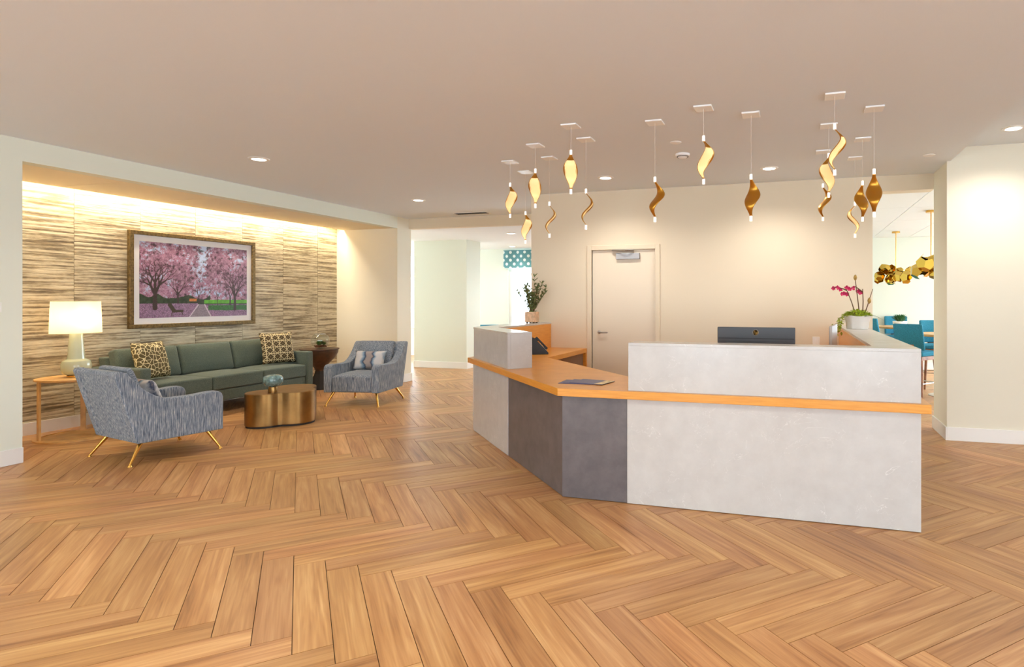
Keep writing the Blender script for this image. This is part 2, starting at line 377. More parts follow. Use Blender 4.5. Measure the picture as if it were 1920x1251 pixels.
# ---- ceilings
struct(box('ceiling', -9.5, 1.5, -4.5, 8.87, ZC, ZC + .3, 'ceil'))
struct(box('ceiling_entry', 1.5, 7, -4.5, 6.72, 2.965, 3.13, 'ceil'))
struct(box('ceiling_corridor', -12, -.2, 8.99, 13.2, 2.656, ZC + .3, 'ceil_white'))
cdn = struct(box('ceiling_dining', -.2, 7, 7.48, 13.5, 2.72, ZC + .3, 'ceil_white'))
for a in range(8):
    for b in range(4):
        x0 = .14 + a * .69; y0 = 7.60 + b * 1.42
        tl = box('ceiling_tile', x0 + .006, x0 + .684, y0 + .006, y0 + 1.414, 2.708, 2.7195, 'ceil_white'); tl.parent = cdn; tl.matrix_parent_inverse = cdn.matrix_world.inverted() if False else Matrix.Translation(-Vector(cdn.location))
def child(o, p):
    o.parent = p; o.matrix_parent_inverse = Matrix.Translation(-Vector(p.location)); return o
# ---- left: pillar, beam, alcove
wl = struct(box('wall_left', XL - .3, XL, -4.5, 3.497, 0, ZC, 'paint_green'))
struct(box('wall_left_beam', XL - .14, XL, 3.497, 8.56, 2.636, ZC, 'paint_green'))
struct(box('wall_left_column', XL - 1.3, XL, 8.56, 8.93, 0, ZC, 'paint'))
ac = struct(box('ceiling_alcove', -7.60, XL - .14, 3.3, 8.56, 2.66, 2.70, 'ceil_cream'))
for k in range(5):
    y0 = 3.36 + k * 1.04
    child(box('ceiling_panel', -7.60, XL - .145, y0 + .004, y0 + 1.036, 2.636, 2.659, 'ceil_cream'), ac)
struct(box('wall_alcove_end', -7.9, XL - .3, 3.2, 3.3, 0, ZC, 'paint_warm'))
ws = struct(box('wall_sofa', -7.95, -7.76, 3.3, 8.56, 0, ZC, 'paint_warm'))
seams = [3.30, 3.93, 4.627, 5.321, 6.015, 6.716, 7.43, 8.128, 8.56]
for a, b in zip(seams, seams[1:]):
    child(box('wallcovering_panel', -7.76, -7.745 + random.uniform(-.0015, .0015), a + .0015, b - .0015, .13, 2.80, 'wallcover'), ws)
struct(box('baseboard_sofa', -7.76, -7.735, 3.3, 8.56, 0, .13, 'trim'))
struct(box('baseboard_left', XL, XL + .016, -4.5, 3.497, 0, .135, 'trim', bevel=.003))
struct(box('baseboard_alcove', -7.73, XL, 8.544, 8.56, 0, .135, 'trim', bevel=.003))
struct(box('baseboard_column', XL, XL + .016, 8.545, 8.946, 0, .135, 'trim', bevel=.003))
tag(box('light_switch', XL, XL + .008, 3.26, 3.352, 1.315, 1.40, 'white', bevel=.002), 'small white switch plate on the sage pillar beside the alcove', 'switch')
# ---- corridor beyond the column
struct(box('wall_corridor', -7.75, -6.5, 10.75, 11.3, 0, 2.656, 'paint_green'))
struct(box('baseboard_corridor', -7.75, -6.484, 10.734, 10.75, 0, .135, 'trim', bevel=.003))
struct(box('baseboard_corridor_side', -6.5, -6.484, 10.75, 11.3, 0, .135, 'trim', bevel=.003))
def daylight_gap_wall_y(name, xw, y0, y1, o0, o1, z0, z1, ztop, mat):
    return struct(MB().box(xw, xw + .2, y0, o0, 0, ztop).box(xw, xw + .2, o1, y1, 0, ztop).box(xw, xw + .2, o0, o1, 0, z0).box(xw, xw + .2, o0, o1, z1, ztop).build(name, mat))
daylight_gap_wall_y('wall_corridor_left', -12, 8.93, 13.05, 9.2, 12.8, .3, 2.6, 2.656, 'paint_green')  # unseen opening added to bring daylight into the corridor
struct(box('wall_corridor_near', -12, XL - 1.3, 8.7, 8.93, 0, ZC, 'paint_green'))
struct(box('wall_divider', -.3, -.1, YB + .25, 13.05, 0, ZC, 'paint_green'))
def window_wall(name, x0, x1, yw, openings, z0, z1, ztop, mat):
    m = MB(); xs = [x0] + [v for o in openings for v in o] + [x1]
    for a, b in zip(xs[0::2], xs[1::2]): m.box(a, b, yw, yw + .2, 0, ztop)
    for a, b in openings:
        m.box(a, b, yw, yw + .2, 0, z0)
        if z1 < ztop: m.box(a, b, yw, yw + .2, z1, ztop)
    return struct(m.build(name, mat))
window_wall('wall_far', -12, -.1, 13.05, [(-10.2, -8.75), (-6.74, -4.4), (-3.8, -1.2)], .72, 2.62, 2.656, 'paint_green')
wi = 0
for a, b in ((-10.2, -8.75), (-6.74, -4.4), (-3.8, -1.2)):
    wi += 1; wn = struct(empty('window_%d' % wi, ((a + b) / 2, 13.1, .72)))
    hw = (b - a) / 2
    fm = MB()
    for xx in (-hw, hw - .07): fm.box(xx, xx + .07, 0, .08, 0, 1.9)
    for zz in (0, 1.28, 1.83): fm.box(-hw + .07, hw - .07, 0, .08, zz, zz + .07)
    for k in range(1, 3): xx = -hw + 2 * hw * k / 3; fm.box(xx - .03, xx + .03, .01, .07, .07, 1.83)
    fm.build('window_frame', 'trim', wn)
    MB().box(-hw + .07, hw - .07, .035, .04, .07, 1.83).build('pane', 'pane', wn)
    MB().box(-hw - .05, hw + .05, -.12, 0, -.03, 0).build('window_sill', 'trim', wn, bevel=.004)
m = MB()
n = 40
for k in range(n + 1):
    xx = 2.5 * k / n; yy = -.012 * math.sin(k * .9)
    m.v += [(xx, yy, 0), (xx, yy, .43)]
for k in range(n): m.f.append((2 * k, 2 * k + 2, 2 * k + 3, 2 * k + 1))
va = m.build('window_valance', 'valance', loc=(-6.84, 12.99, 2.19)); va.modifiers.new('s', 'SOLIDIFY').thickness = .02
tag(va, 'teal fabric valance with white ovals over the far window', 'valance')
# ---- header over the corridor mouth, back wall, dining opening, right column
struct(box('wall_header', XL, -3.3, 8.87, 8.99, 2.656, ZC, 'paint_warm'))
wb = struct(MB().box(-3.42, -2.56, 0, .2, 0, ZC).box(-1.71, .834, 0, .2, 0, ZC).box(-2.56, -1.71, 0, .2, 2.075, ZC).box(.834, 1.47, 0, .2, 2.655, ZC).build('wall_back', 'paint_warm', loc=(0, YB, 0)))
struct(box('wall_back_side', -3.42, -3.22, YB + .2, 8.99, 0, ZC, 'paint_warm'))
wr = struct(MB().box(1.465, 7, 6.68, YB, 0, 2.965).build('wall_right', 'paint'))
struct(MB().box(1.449, 1.465, 6.664, YB + .012, 0, .135).box(1.465, 7, 6.664, 6.68, 0, .135).build('baseboard_right', 'trim', bevel=.003))
daylight_gap_wall_y('wall_entry', 6.8, -4.5, 6.68, -2.5, 1.5, .1, 2.4, 3.0, 'paint')  # opening out of view, added so daylight brightens the main ceiling
# dining room shell
window_wall('wall_dining', -.1, 5.6, 13.3, [(3.3, 5.2)], .6, 2.6, 2.72, 'paint_green')  # opening kept out of view, added to daylight the dining room
daylight_gap_wall_y('wall_dining_side', 5.4, YB, 13.3, 7.9, 12.9, .3, 2.6, 2.72, 'paint_green')  # side opening, also unseen, added because the dining room was dark
struct(box('baseboard_dining', -.1, 7, 13.284, 13.3, 0, .135, 'trim'))
# unseen wall behind the viewer, its openings added to let daylight in
window_wall('wall_front', XL, 7, -4.5, [(-5.6, -3.9), (-2.6, -.9), (.4, 2.1), (3.4, 5.1)], .3, 2.3, 3.1, 'paint')
# ---- door in the back wall
dr = struct(empty('door_1', (-2.135, YB, 0)))
MB().box(-.485, -.425, -.022, .12, 0, 2.125).box(.425, .485, -.022, .12, 0, 2.125).box(-.425, .425, -.022, .12, 2.065, 2.125).build('door_frame', 'paint_warm', dr, bevel=.004)
dl = MB().box(-.4235, .4235, .02, .075, .006, 2.0635).build('door_leaf', plain('door_paint', (232, 218, 196), .5), dr, bevel=.003)
hd = MB().lathe([(0, 0), (.03, 0), (.033, .008), (.012, .012), (.012, .05), (0, .05)], 20)
hd.v = [(x, -z, y) for x, y, z in hd.v]
hd.tube([(0, -.045, 0), (.03, -.05, 0), (.125, -.047, 0)], [.011, .010, .008], 10)
hd.build('handle', 'steel', dl, True, loc=(-.33, .03, 1.0))
cl = MB().box(-.09, .22, -.055, 0, 1.94, 2.02).build('closer', plain('closer_grey', (176, 176, 178), .4, .3), dl, bevel=.006, loc=(0, .03, 0))
MB().tube([(.15, -.06, 2.03), (.05, -.12, 2.04), (-.14, -.055, 2.055)], .009, 6).tube([(.15, -.06, 2.055), (-.14, -.055, 2.06)], .010, 6).build('closer_arm', 'steel', cl)
sw = box('light_switch', .18, .26, YB - .008, YB, .87, .99, 'white', bevel=.002)
child(box('rocker', .205, .235, YB - .012, YB - .008, .895, .965, 'white', bevel=.001), sw)
tag(sw, 'white rocker switch plate on the warm back wall behind the desk', 'switch')

# ================================================================ CEILING FIXTURES
def downlight(x, y, z, label, watts=DOWNLIGHT_W, group='recessed downlights'):
    d = tag(empty('downlight', (x, y, z)), label, 'downlight', group)
    MB().lathe([(.062, -.004), (.066, -.010), (.092, -.006), (.095, 0), (.062, 0)], 32).build('trim_ring', 'white', d, True)
    MB().lathe([(0, -.006), (.062, -.006), (.062, -.002), (0, -.002)], 32).build('lens', 'lens', d)
    light('downlight_lamp', 'SPOT', (0, 0, -.03), watts, WARM, d, .06, spot=150, blend=.8)
for x, y, lb in ((-5.15, 4.65, 'lit recessed downlight in the ceiling in front of the framed print'), (-5.12, 7.20, 'lit recessed downlight in the ceiling above the armchair by the column'),
                 (-2.11, 6.48, 'lit recessed downlight in the ceiling in front of the door'), (-.28, 6.50, 'lit recessed downlight in the ceiling in front of the bare back wall')):
    downlight(x, y, ZC, lb)
downlight(1.868, 6.073, 2.965, 'lit recessed downlight in the raised ceiling before the right wall')
for x, y in ((-5.1, .9), (-2.1, 1.5), (-.3, 1.9), (-3.6, -1.5), (-.6, -1.8)): downlight(x, y, ZC, 'added unseen downlight in the ceiling over the open entrance floor', 60, 'added unseen lamps over the entrance floor')  # assumed lamps out of view, added to light the foreground
downlight(3.6, 3.0, 2.965, 'added unseen downlight in the raised ceiling near the entry', 60);  # one more assumed lamp out of view, added for the entry side
for x, y, lb in ((-5.09, 9.95, 'lit recessed downlight in the corridor ceiling behind the header'), (-6.3, 12.4, 'lit recessed downlight in the corridor ceiling before the valance')): downlight(x, y, 2.656, lb, 30)
downlight(2.6, 10.8, 2.708, 'recessed downlight among the dining room ceiling tiles', 60)
v = tag(empty('air_vent', (-5.06, 8.45, ZC)), 'dark slotted air diffuser set in the ceiling before the header', 'vent')
MB().box(-.30, .30, -.012, 0, -.008, 0).box(-.30, .30, .15, .162, -.008, 0).box(-.30, -.288, 0, .15, -.008, 0).box(.288, .30, 0, .15, -.008, 0).build('frame', 'white', v)
MB().box(-.288, .288, 0, .15, -.003, 0).build('backing', 'black', v)
for k in range(4): MB().box(-.288, .288, .02 + k * .035, .03 + k * .035, -.010, -.003).build('slat', 'darkgrey', v)
sd = tag(empty('smoke_detector', (-1.056, 5.644, ZC)), 'white domed smoke detector on the ceiling among the pendants', 'detector')
MB().lathe([(0, -.045), (.03, -.042), (.05, -.028), (.068, -.02), (.07, 0), (0, 0)], 28).build('body', 'white', sd, True)
MB().lathe([(.052, -.029), (.056, -.030), (.058, -.024), (.054, -.023)], 28).build('sensor_ring', 'darkgrey', sd, True)
tag(MB().lathe([(0, -.008), (.04, -.008), (.05, -.003), (.05, 0), (0, 0)], 24).build('ceiling_cap', 'white', None, True, loc=(-1.036, 5.206, ZC)), 'flat round cover plate on the ceiling beside the smoke detector', 'cover plate')
tag(MB().lathe([(0, -.008), (.045, -.008), (.055, -.003), (.055, 0), (0, 0)], 24).build('ceiling_cap', 'white', None, True, loc=(1.238, 6.356, ZC)), 'flat round cover plate on the ceiling near the dining opening', 'cover plate')
# cove strip washing the sofa wall
cv = tag(empty('cove_light', (-7.625, 5.93, 2.72)), 'long warm light strip hidden above the sofa wall', 'light strip')
MB().box(-.02, .02, -2.55, 2.55, -.018, 0).build('channel', 'white', cv)
MB().box(.0, .012, -2.5, 2.5, -.022, -.018).build('led_strip', 'led', cv)
light('cove_lamp', 'AREA', (0, 0, -.03), COVE_W, (1, .86, .64), cv, .04, 5.0, rot=(0, R(-35), 0))

# ---- pendants: a shell that is a teardrop from the front and an S from the side
NP = 36
def pendant_shell():
    out = MB(); inn = MB(); nw = 12
    Lb = .285
    def pt(t, s, off):
        wd = .011 + .048 * (math.sin(math.pi * min(1, max(0, t)) ** .92) ** 2.0)
        S_ = -.046 * math.sin(2 * math.pi * t) * (math.sin(math.pi * t) ** .3 if 0 < t < 1 else 0)
        a = s * R(78); r = wd
        curv = .55
        return (r * math.sin(a), S_ + curv * r * (1 - math.cos(a)) * -1 + off, -.033 - Lb * t)
    for off, mb in ((0, out), (.0035, inn)):
        for i in range(NP + 1):
            for j in range(nw + 1): mb.v.append(pt(i / NP, -1 + 2 * j / nw, 0) if not off else pt(.2 + .74 * i / NP, (-1 + 2 * j / nw) * .86, -off))
        for i in range(NP):
            for j in range(nw): mb.f.append((i * (nw + 1) + j, i * (nw + 1) + j + 1, (i + 1) * (nw + 1) + j + 1, (i + 1) * (nw + 1) + j))
    return out, inn
so, si = pendant_shell()
PEND = [  # canopy x, y, top of pendant z, turn (deg, 0 shows the lit hollow to the desk front), label
    (-2.80, 5.46, 2.61, 40, 'gold twisted pendant, lit hollow half turned, high above the end of the white desk box'),
    (-2.86, 5.94, 2.39, 40, 'gold twisted pendant, lit hollow half turned, low before the corridor header'),
    (-2.28, 4.94, 2.61, 0, 'smaller gold teardrop pendant showing its lit hollow head on, over the angled counter'),
    (-2.35, 5.42, 2.39, 90, 'slim gold S shaped pendant seen edge on, between the two glowing teardrops'),
    (-1.75, 4.47, 2.63, 0, 'larger gold teardrop pendant showing its lit hollow head on, over the counter corner'),
    (-1.77, 4.88, 2.39, 90, 'slim gold S shaped pendant seen edge on, in front of the door frame'),
    (-1.075, 4.56, 2.39, 128, 'gold twisted pendant showing its closed back, above the door closer'),
    (-.653, 4.32, 2.62, 35, 'gold twisted pendant, lit hollow half turned, beside the smoke detector'),
    (-.331, 4.57, 2.37, 148, 'gold twisted pendant showing its closed back, above the monitor'),
    (.252, 4.31, 2.63, 48, 'high gold twisted pendant with glowing hollow, topmost of the cluster by the dining opening'),
    (.249, 5.04, 2.60, -52, 'gold twisted pendant tucked behind the topmost one of the cluster'),
    (.24, 5.91, 2.52, 108, 'small gold pendant lowest below the two overlapping ones in the cluster'),
    (.554, 5.55, 2.46, 180, 'gold teardrop pendant with closed back, paired beside a larger one'),
    (.556, 6.27, 2.39, -90, 'slim gold S shaped pendant hanging lowest beside the dining opening'),
    (.546, 4.68, 2.38, 158, 'larger gold teardrop pendant with closed back before the dining opening')]
shell_me = inner_me = None
for x, y, zt, rot, lb in PEND:
    p = tag(empty('pendant_light', (x, y, ZC)), lb, 'pendant light', 'gold pendants over the reception desk')
    dz = zt - ZC
    MB().box(-.065, .065, -.065, .065, -.012, 0).build('canopy', 'white', p, bevel=.002)
    MB().tube([(0, 0, -.012), (0, 0, dz)], .0012, 5).build('cable', 'cable', p)
    if shell_me is None:
        o1 = so.build('shell', 'gold', p, True); o1.modifiers.new('t', 'SOLIDIFY').thickness = .0022
        o2 = si.build('diffuser', 'glow', p, True)
        o3 = MB().lathe([(0, .004), (.009, .004), (.0105, 0), (.0105, -.036), (0, -.036)], 16).build('tip', 'tip', p, True)
        shell_me = (o1, o2, o3)
    else:
        o1, o2, o3 = [q.copy() for q in shell_me]
        for q in (o1, o2, o3): COL.objects.link(q); q.parent = p
    o4 = o3.copy(); COL.objects.link(o4); o4.parent = p
    for q in (o1, o2): q.location = (0, 0, dz); q.rotation_euler = (0, 0, R(rot + 16))
    o3.location = (0, 0, dz); o4.location = (0, 0, dz - .033 - .285 + .002)

# ================================================================ RECEPTION DESK
dk = tag(empty('reception_desk', (0, 0, 0)), 'angled reception desk of pale quartz and dark slate panels with honey wood counter', 'reception desk')
C0 = Vector((-1.625, 3.975)); dW = Vector((-.7071, .7071)); nW = Vector((.7071, .7071))   # wing runs along dW, inside is nW
def wing(a, b, d0, d1):   # polygon a..b along the wing, d0..d1 inwards
    return [tuple(C0 + dW * a + nW * d0), tuple(C0 + dW * b + nW * d0), tuple(C0 + dW * b + nW * d1), tuple(C0 + dW * a + nW * d1)]
def pr(name, poly, z0, z1, mat, bevel=.0015):
    cx = sum(p[0] for p in poly) / len(poly); cy = sum(p[1] for p in poly) / len(poly)
    return MB().prism([(x - cx, y - cy) for x, y in poly], 0, z1 - z0).build(name, mat, dk, bevel=bevel, seg=2, loc=(cx, cy, z0))
fx0, fx1, fy = -1.135, .73, 3.97
pr('front_panel', [(fx0, fy), (fx1, fy), (fx1, fy + .03), (fx0, fy + .03)], .004, .735, 'quartz')
pr('dark_panel', [(C0.x + .001, fy + .005), (fx0 - .002, fy + .005), (fx0 - .002, fy + .03), (C0.x + .012, fy + .03)], .004, .735, 'slate')
pr('dark_panel', wing(.002, 1.268, .006, .03), .004, .735, 'slate')
pr('wing_panel', wing(1.271, 2.465, 0, .03), .004, .735, 'quartz')
pr('end_panel', [tuple(C0 + dW * 2.465), (-3.42, 5.79), (-3.42, YB - .004), (-3.39, YB - .004), (-3.39, 5.80)], .004, .735, 'quartz')
pr('side_panel', [(fx1 - .03, fy + .031), (fx1, fy + .031), (fx1, YB - .004), (fx1 - .03, YB - .004)], .004, .735, 'quartz')
# worktop: one continuous slab, 40 mm proud of the panels
ov = .04
k = ov * math.tan(R(22.5))
A = C0 + Vector((-k, -ov)); A.y = fy - ov
Wend = C0 + dW * 2.50 - nW * ov
slab = [(.78, fy - ov), (.78, YB - .004), (.20, YB - .004), (.20, 4.68), (-1.31, 4.68), (-2.52, 5.89), (-2.62, 6.0), (-2.62, YB - .004), (-3.46, YB - .004), (-3.46, Wend.y + .03), tuple(Wend), tuple(A)]
wt = pr('worktop', slab, .735, .79, 'maple', .003)
# upper quartz screens standing on the worktop
zt = 1.123
pr('upper_screen', [(fx0 + .008, fy), (fx1, fy), (fx1, fy + .03), (fx0 + .008, fy + .03)], .79, zt - .02, 'quartz')
pr('upper_screen_end', [(fx0 + .008, fy + .031), (fx0 + .038, fy + .031), (fx0 + .038, fy + .19), (fx0 + .008, fy + .19)], .79, zt - .02, 'quartz')
pr('inner_screen', [(fx0 + .039, fy + .16), (.47, fy + .16), (.47, fy + .19), (fx0 + .039, fy + .19)], .79, zt - .02, 'maple')
pr('ledge_top', [(fx0 + .008, fy), (fx1, fy), (fx1 + .003, YB - .004), (.47, YB - .004), (.47, fy + .19), (fx0 + .008, fy + .19)], zt - .02, zt, 'quartz')
pr('side_screen', [(fx1 - .03, fy + .031), (fx1, fy + .031), (fx1, YB - .004), (fx1 - .03, YB - .004)], .79, zt - .02, 'quartz')
pr('inner_screen', [(.47, fy + .19), (.50, fy + .19), (.50, YB - .004), (.47, YB - .004)], .79, zt - .02, 'maple')
pr('wing_screen', wing(1.275, 2.465, 0, .03), .79, zt - .02, 'quartz')
pr('wing_screen_end', wing(1.275, 1.305, .031, .235), .79, zt - .02, 'quartz')
pr('wing_inner_screen', wing(1.306, 2.36, .205, .235), .79, zt - .02, 'maple')
E_ = C0 + dW * 2.465
wedge = [tuple(C0 + dW * 1.275), tuple(E_), (-3.42, 5.80), (-3.42, YB - .004), (-3.13, YB - .004), (-3.13, 5.83), tuple(C0 + dW * 1.275 + nW * .235)]
# inside corner of the ledge: where the wing's inner line meets x = -3.13
s_ = ((C0 + nW * .235).x + 3.13) / .7071
wedge[5] = tuple(C0 + nW * .235 + dW * s_)
pr('wing_ledge_top', wedge, zt - .02, zt, 'quartz')
pr('return_screen', [(-3.17, wedge[5][1] + .03), (-3.13, wedge[5][1] + .03), (-3.13, YB - .004), (-3.17, YB - .004)], .79, zt - .02, 'maple')
pr('return_screen_outer', [(-3.42, 5.83), (-3.39, 5.86), (-3.39, YB - .004), (-3.42, YB - .004)], .79, zt - .02, 'quartz')
pr('leg_panel', [(-2.66, YB - .06), (-2.62, YB - .06), (-2.62, YB - .004), (-2.66, YB - .004)], .004, .735, 'maple')
pr('modesty_panel', [(-3.36, 5.95), (-3.33, 5.95), (-3.33, YB - .01), (-3.36, YB - .01)], .004, .735, 'maple')
pr('modesty_panel', wing(.10, 2.3, .06, .08), .004, .735, 'maple')
pr('modesty_panel', [(-1.4, fy + .06), (.66, fy + .06), (.66, fy + .08), (-1.4, fy + .08)], .004, .735, 'maple')
pr('back_panel', [(.60, 4.1), (.62, 4.1), (.62, YB - .01), (.60, YB - .01)], .004, .735, 'maple')

# ---- things on the desk
mo = tag(empty('computer_monitor', (-.297, 4.59, .79), R(0)), 'wide dark monitor seen from behind over the desk screen, round logo on its back', 'monitor')
mb_ = MB().box(-.288, .288, -.012, .018, .105, .425).build('back_shell', 'darkgrey', mo, bevel=.006)
MB().box(-.275, .275, .019, .021, .12, .415).build('screen', 'screen', mo)
MB().prism([(-.26, .16), (.26, .16), (.22, .315), (-.22, .315)], 0, .02, lambda p: (p.x, -.012 - p.z, p.y)).build('rear_bulge', 'darkgrey', mo, bevel=.006)
MB().box(-.28, .28, -.016, -.012, .335, .345).build('rear_groove', 'black', mb_)
MB().box(-.03, .03, -.06, -.034, .0, .26).build('stand', 'darkgrey', mo, bevel=.005)
MB().box(-.12, .12, -.11, .08, 0, .012).build('foot', 'darkgrey', mo, bevel=.004)
lg = MB().lathe([(.020, 0), (.020, .003), (.0235, .003), (.0235, 0)], 28); lg.v = [(x, -.0125 - z, y + .385) for x, y, z in lg.v]
lg.build('logo_ring', plain('logo_bronze', (112, 96, 80), .35, .8), mb_)
tx = bpy.data.curves.new('hp', 'FONT'); tx.body = 'hp'; tx.size = .036; tx.align_x = 'CENTER'; tx.align_y = 'CENTER'; tx.shear = .3; tx.extrude = .0008
to = bpy.data.objects.new('logo_text', tx); COL.objects.link(to); bpy.context.view_layer.update()
tme = bpy.data.meshes.new_from_object(to.evaluated_get(bpy.context.evaluated_depsgraph_get())); bpy.data.objects.remove(to)
tme.materials.clear(); tme.materials.append(M['pod']); lt = bpy.data.objects.new('logo_letters', tme); COL.objects.link(lt); lt.parent = mb_; lt.location = (0, -.0135, .386); lt.rotation_euler = (R(90), 0, 0)
m2 = tag(empty('computer_monitor', (.30, 5.30, .79), R(82)), 'tilted slim monitor standing inside the desk near the orchid planter', 'monitor')
MB().box(-.25, .25, -.012, .012, .10, .42).build('back_shell', plain('silver_plastic', (188, 182, 174), .4), m2, bevel=.005)
MB().box(-.24, .24, .0125, .014, .115, .41).build('screen', 'screen', m2)
MB().box(-.03, .03, -.05, -.012, .0, .25).build('stand', 'darkgrey', m2, bevel=.004)
MB().box(-.11, .11, -.10, .08, 0, .012).build('foot', 'darkgrey', m2, bevel=.004)
ph = tag(empty('desk_phone', (-2.90, 6.36, .79), R(-60)), 'black desk phone with white keys beside the white desk box', 'phone')
wdg = lambda p: (p.z, p.x, p.y)
MB().prism([(-.10, 0), (.11, 0), (.11, .02), (-.05, .19), (-.085, .19)], -.095, .095, wdg).build('base', 'black', ph, bevel=.004)
hs = MB().box(-.022, .022, -.095, .095, .012, .034).box(-.024, .024, -.095, -.05, 0, .02).box(-.024, .024, .05, .095, 0, .02)
hs.build('handset', 'black', ph, bevel=.006, loc=(-.062, .03, .107)).rotation_euler = (R(-46.7), 0, 0)
for a in range(3):
    for b in range(4):
        ky = .085 - b * .022
        MB().box(-.010, .010, -.008, .008, 0, .004).build('key', 'white', ph, loc=(.0 + a * .030, ky, .02 + (.11 - ky) * 1.0625 + .001)).rotation_euler = (R(-46.7), 0, 0)
for i, (x, y, r, mt) in enumerate(((-1.60, 4.27, 4, 'navy'), (-1.555, 4.275, -3, 'navy'), (-1.50, 4.28, -9, 'paper'))):
    b = tag(empty('brochure', (x, y, .7902 + i * .0022), R(r)), ['navy printed brochure, bottom of the fan on the wooden counter', 'navy printed brochure, middle of the fan on the wooden counter', 'brochure with tan picture strip, top of the fan on the counter'][i], 'brochure', 'brochures fanned on the counter')
    MB().box(-.14, .14, -.108, .108, 0, .002).build('cover', 'navy', b)
    if i == 2: MB().box(.07, .138, -.105, .105, .002, .0024).build('picture_strip', 'paper', b)
# olive tree in a pot
ol = tag(empty('potted_olive', (-3.27, 6.98, zt)), 'small olive plant in pinkish square pot on the white desk ledge', 'plant')
MB().box(-.07, .07, -.07, .07, .012, .145).build('pot', 'potwood', ol, bevel=.006)
for sx in (-.045, .045):
    for sy in (-.045, .045): MB().lathe([(.012, 0), (.014, .012)], 10, (sx, sy, 0)).build('foot', 'rubber', ol)
mm = MB()
for k in range(50):
    a = random.uniform(0, 6.28); r = random.uniform(0, .06); mm.leaf(Vector((r * math.cos(a), r * math.sin(a), .14)), Vector((math.cos(a), math.sin(a), 1.2)), .035, .02)
tag(mm.build('moss', 'moss', ol), kind='stuff')
stm = MB(); lv = MB()
for k in range(17):
    a = k * 2.4; sp = .05 + .13 * random.random(); hh = (.46 if k == 0 else random.uniform(.22, .38))
    if k == 0: sp = .015
    pts = [Vector((math.cos(a) * (.02 + sp * t ** 1.3), math.sin(a) * (.02 + sp * t ** 1.3), .13 + hh * t)) for t in [i / 8 for i in range(9)]]
    stm.tube(pts, [.004 - .0003 * i for i in range(9)], 5)
    for i in range(1, 9):
        for q in range(4):
            b = random.uniform(0, 6.28); lv.leaf(pts[i], Vector((math.cos(b), math.sin(b), 1.1)), random.uniform(.06, .095), .019)
    lv.leaf(pts[8], Vector((.1, 0, 1)), .06, .013)
stm.build('stem', 'twig', ol); tag(lv.build('leaves', 'leaf_olive', ol), kind='stuff')
# orchid planter
oc = tag(empty('orchid_planter', (.605, 6.55, zt + .001)), 'white scalloped planter with magenta orchid, trailing greenery and dry pods', 'plant')
m = MB(); n = 40; prof = [(.105, 0), (.108, .02), (.112, .06), (.128, .11), (.142, .135), (.130, .128), (.11, .10)]
for r, z in prof:
    for k_ in range(n):
        a = 2 * math.pi * k_ / n; rr = r * (1 + .035 * math.sin(a * 8)); m.v.append((rr * math.cos(a), rr * math.sin(a), z + .004 * math.sin(a * 5) * (z > .1)))
for j in range(len(prof) - 1):
    for k_ in range(n): m.f.append((j * n + k_, j * n + (k_ + 1) % n, (j + 1) * n + (k_ + 1) % n, (j + 1) * n + k_))
m.f.append(tuple(range(n))[::-1]); m.f.append(tuple((len(prof) - 1) * n + k_ for k_ in range(n)))
m.build('pot', 'plaster', oc, True)
gl = MB()
for k_ in range(330):
    a = random.uniform(0, 6.28); r = .13 * math.sqrt(random.random())
    z = .12 + .07 * (1 - (r / .14) ** 2) * random.random()
    gl.leaf(Vector((r * math.cos(a), r * math.sin(a), z)), Vector((math.cos(a), math.sin(a), random.uniform(.2, 1.4))), random.uniform(.03, .05), .026)
for k_ in range(90):   # trailing over the left rim
    t_ = random.random(); gl.leaf(Vector((-.15 - .045 * t_ + random.uniform(-.025, .025), -.06 + random.uniform(-.05, .05), .13 - .17 * t_ + random.uniform(-.02, .02))), Vector((random.uniform(-1, .3), random.uniform(-1, .3), random.uniform(-.4, .6))), .035, .025)
for k_ in range(8): gl.leaf(Vector((-.245, -.03, .03)), Vector((random.uniform(-1, 1), random.uniform(-1, 1), random.uniform(-1, 1))), .022, .02)
tag(gl.build('trailing_leaves', 'leaf_lime', oc), kind='stuff')
MB().tube([(-.17, -.04, .06), (-.21, -.03, .055), (-.245, -.03, .03)], .0015, 5).build('runner', 'twig', oc)
lf = MB(); lf.leaf(Vector((.10, -.02, .14)), Vector((1, -.1, .12)), .17, .045, droop=.55); lo = lf.build('broad_leaf', 'leaf', oc, True, sub=2)
st = [[(-.02, 0, .15), (-.055, 0, .27), (-.10, 0, .39), (-.14, 0, .41)], [(.02, .01, .15), (.0, .01, .34), (-.02, .01, .50)], [(.05, 0, .15), (.055, 0, .28), (.05, 0, .41)], [(.07, .02, .15), (.10, .02, .24), (.125, .02, .33), (.15, .02, .41)], [(-.10, 0, .40), (-.19, 0, .43), (-.24, 0, .42)], [(.05, 0, .38), (.0, 0, .42), (-.03, 0, .44)]]
for i, s in enumerate(st): MB().tube(s, [.006, .005, .004, .003][:len(s)], 6).build('stem', 'twig', oc)
for (x, z) in ((-.02, .53), (.115, .29)):
    MB().lathe([(0, -.035), (.014, -.02), (.018, 0), (.012, .02), (0, .032)], 12).build('seed_pod', 'pod', oc, True, loc=(x, .015, z))
for (x, z) in ((-.235, .42), (-.195, .425), (-.165, .405), (-.125, .365), (-.145, .36), (-.10, .355), (-.105, .425), (-.075, .41), (-.04, .42), (.005, .385), (.03, .37)):
    f = MB()
    for k_ in range(5):
        a = k_ * 1.2566 + random.random(); f.leaf(Vector((0, 0, 0)), Vector((math.cos(a), -.35, math.sin(a))), .026, .024, up=Vector((0, 1, 0)), droop=0)
    f.build('blossom', 'petal', oc, loc=(x, random.uniform(-.02, .02), z))

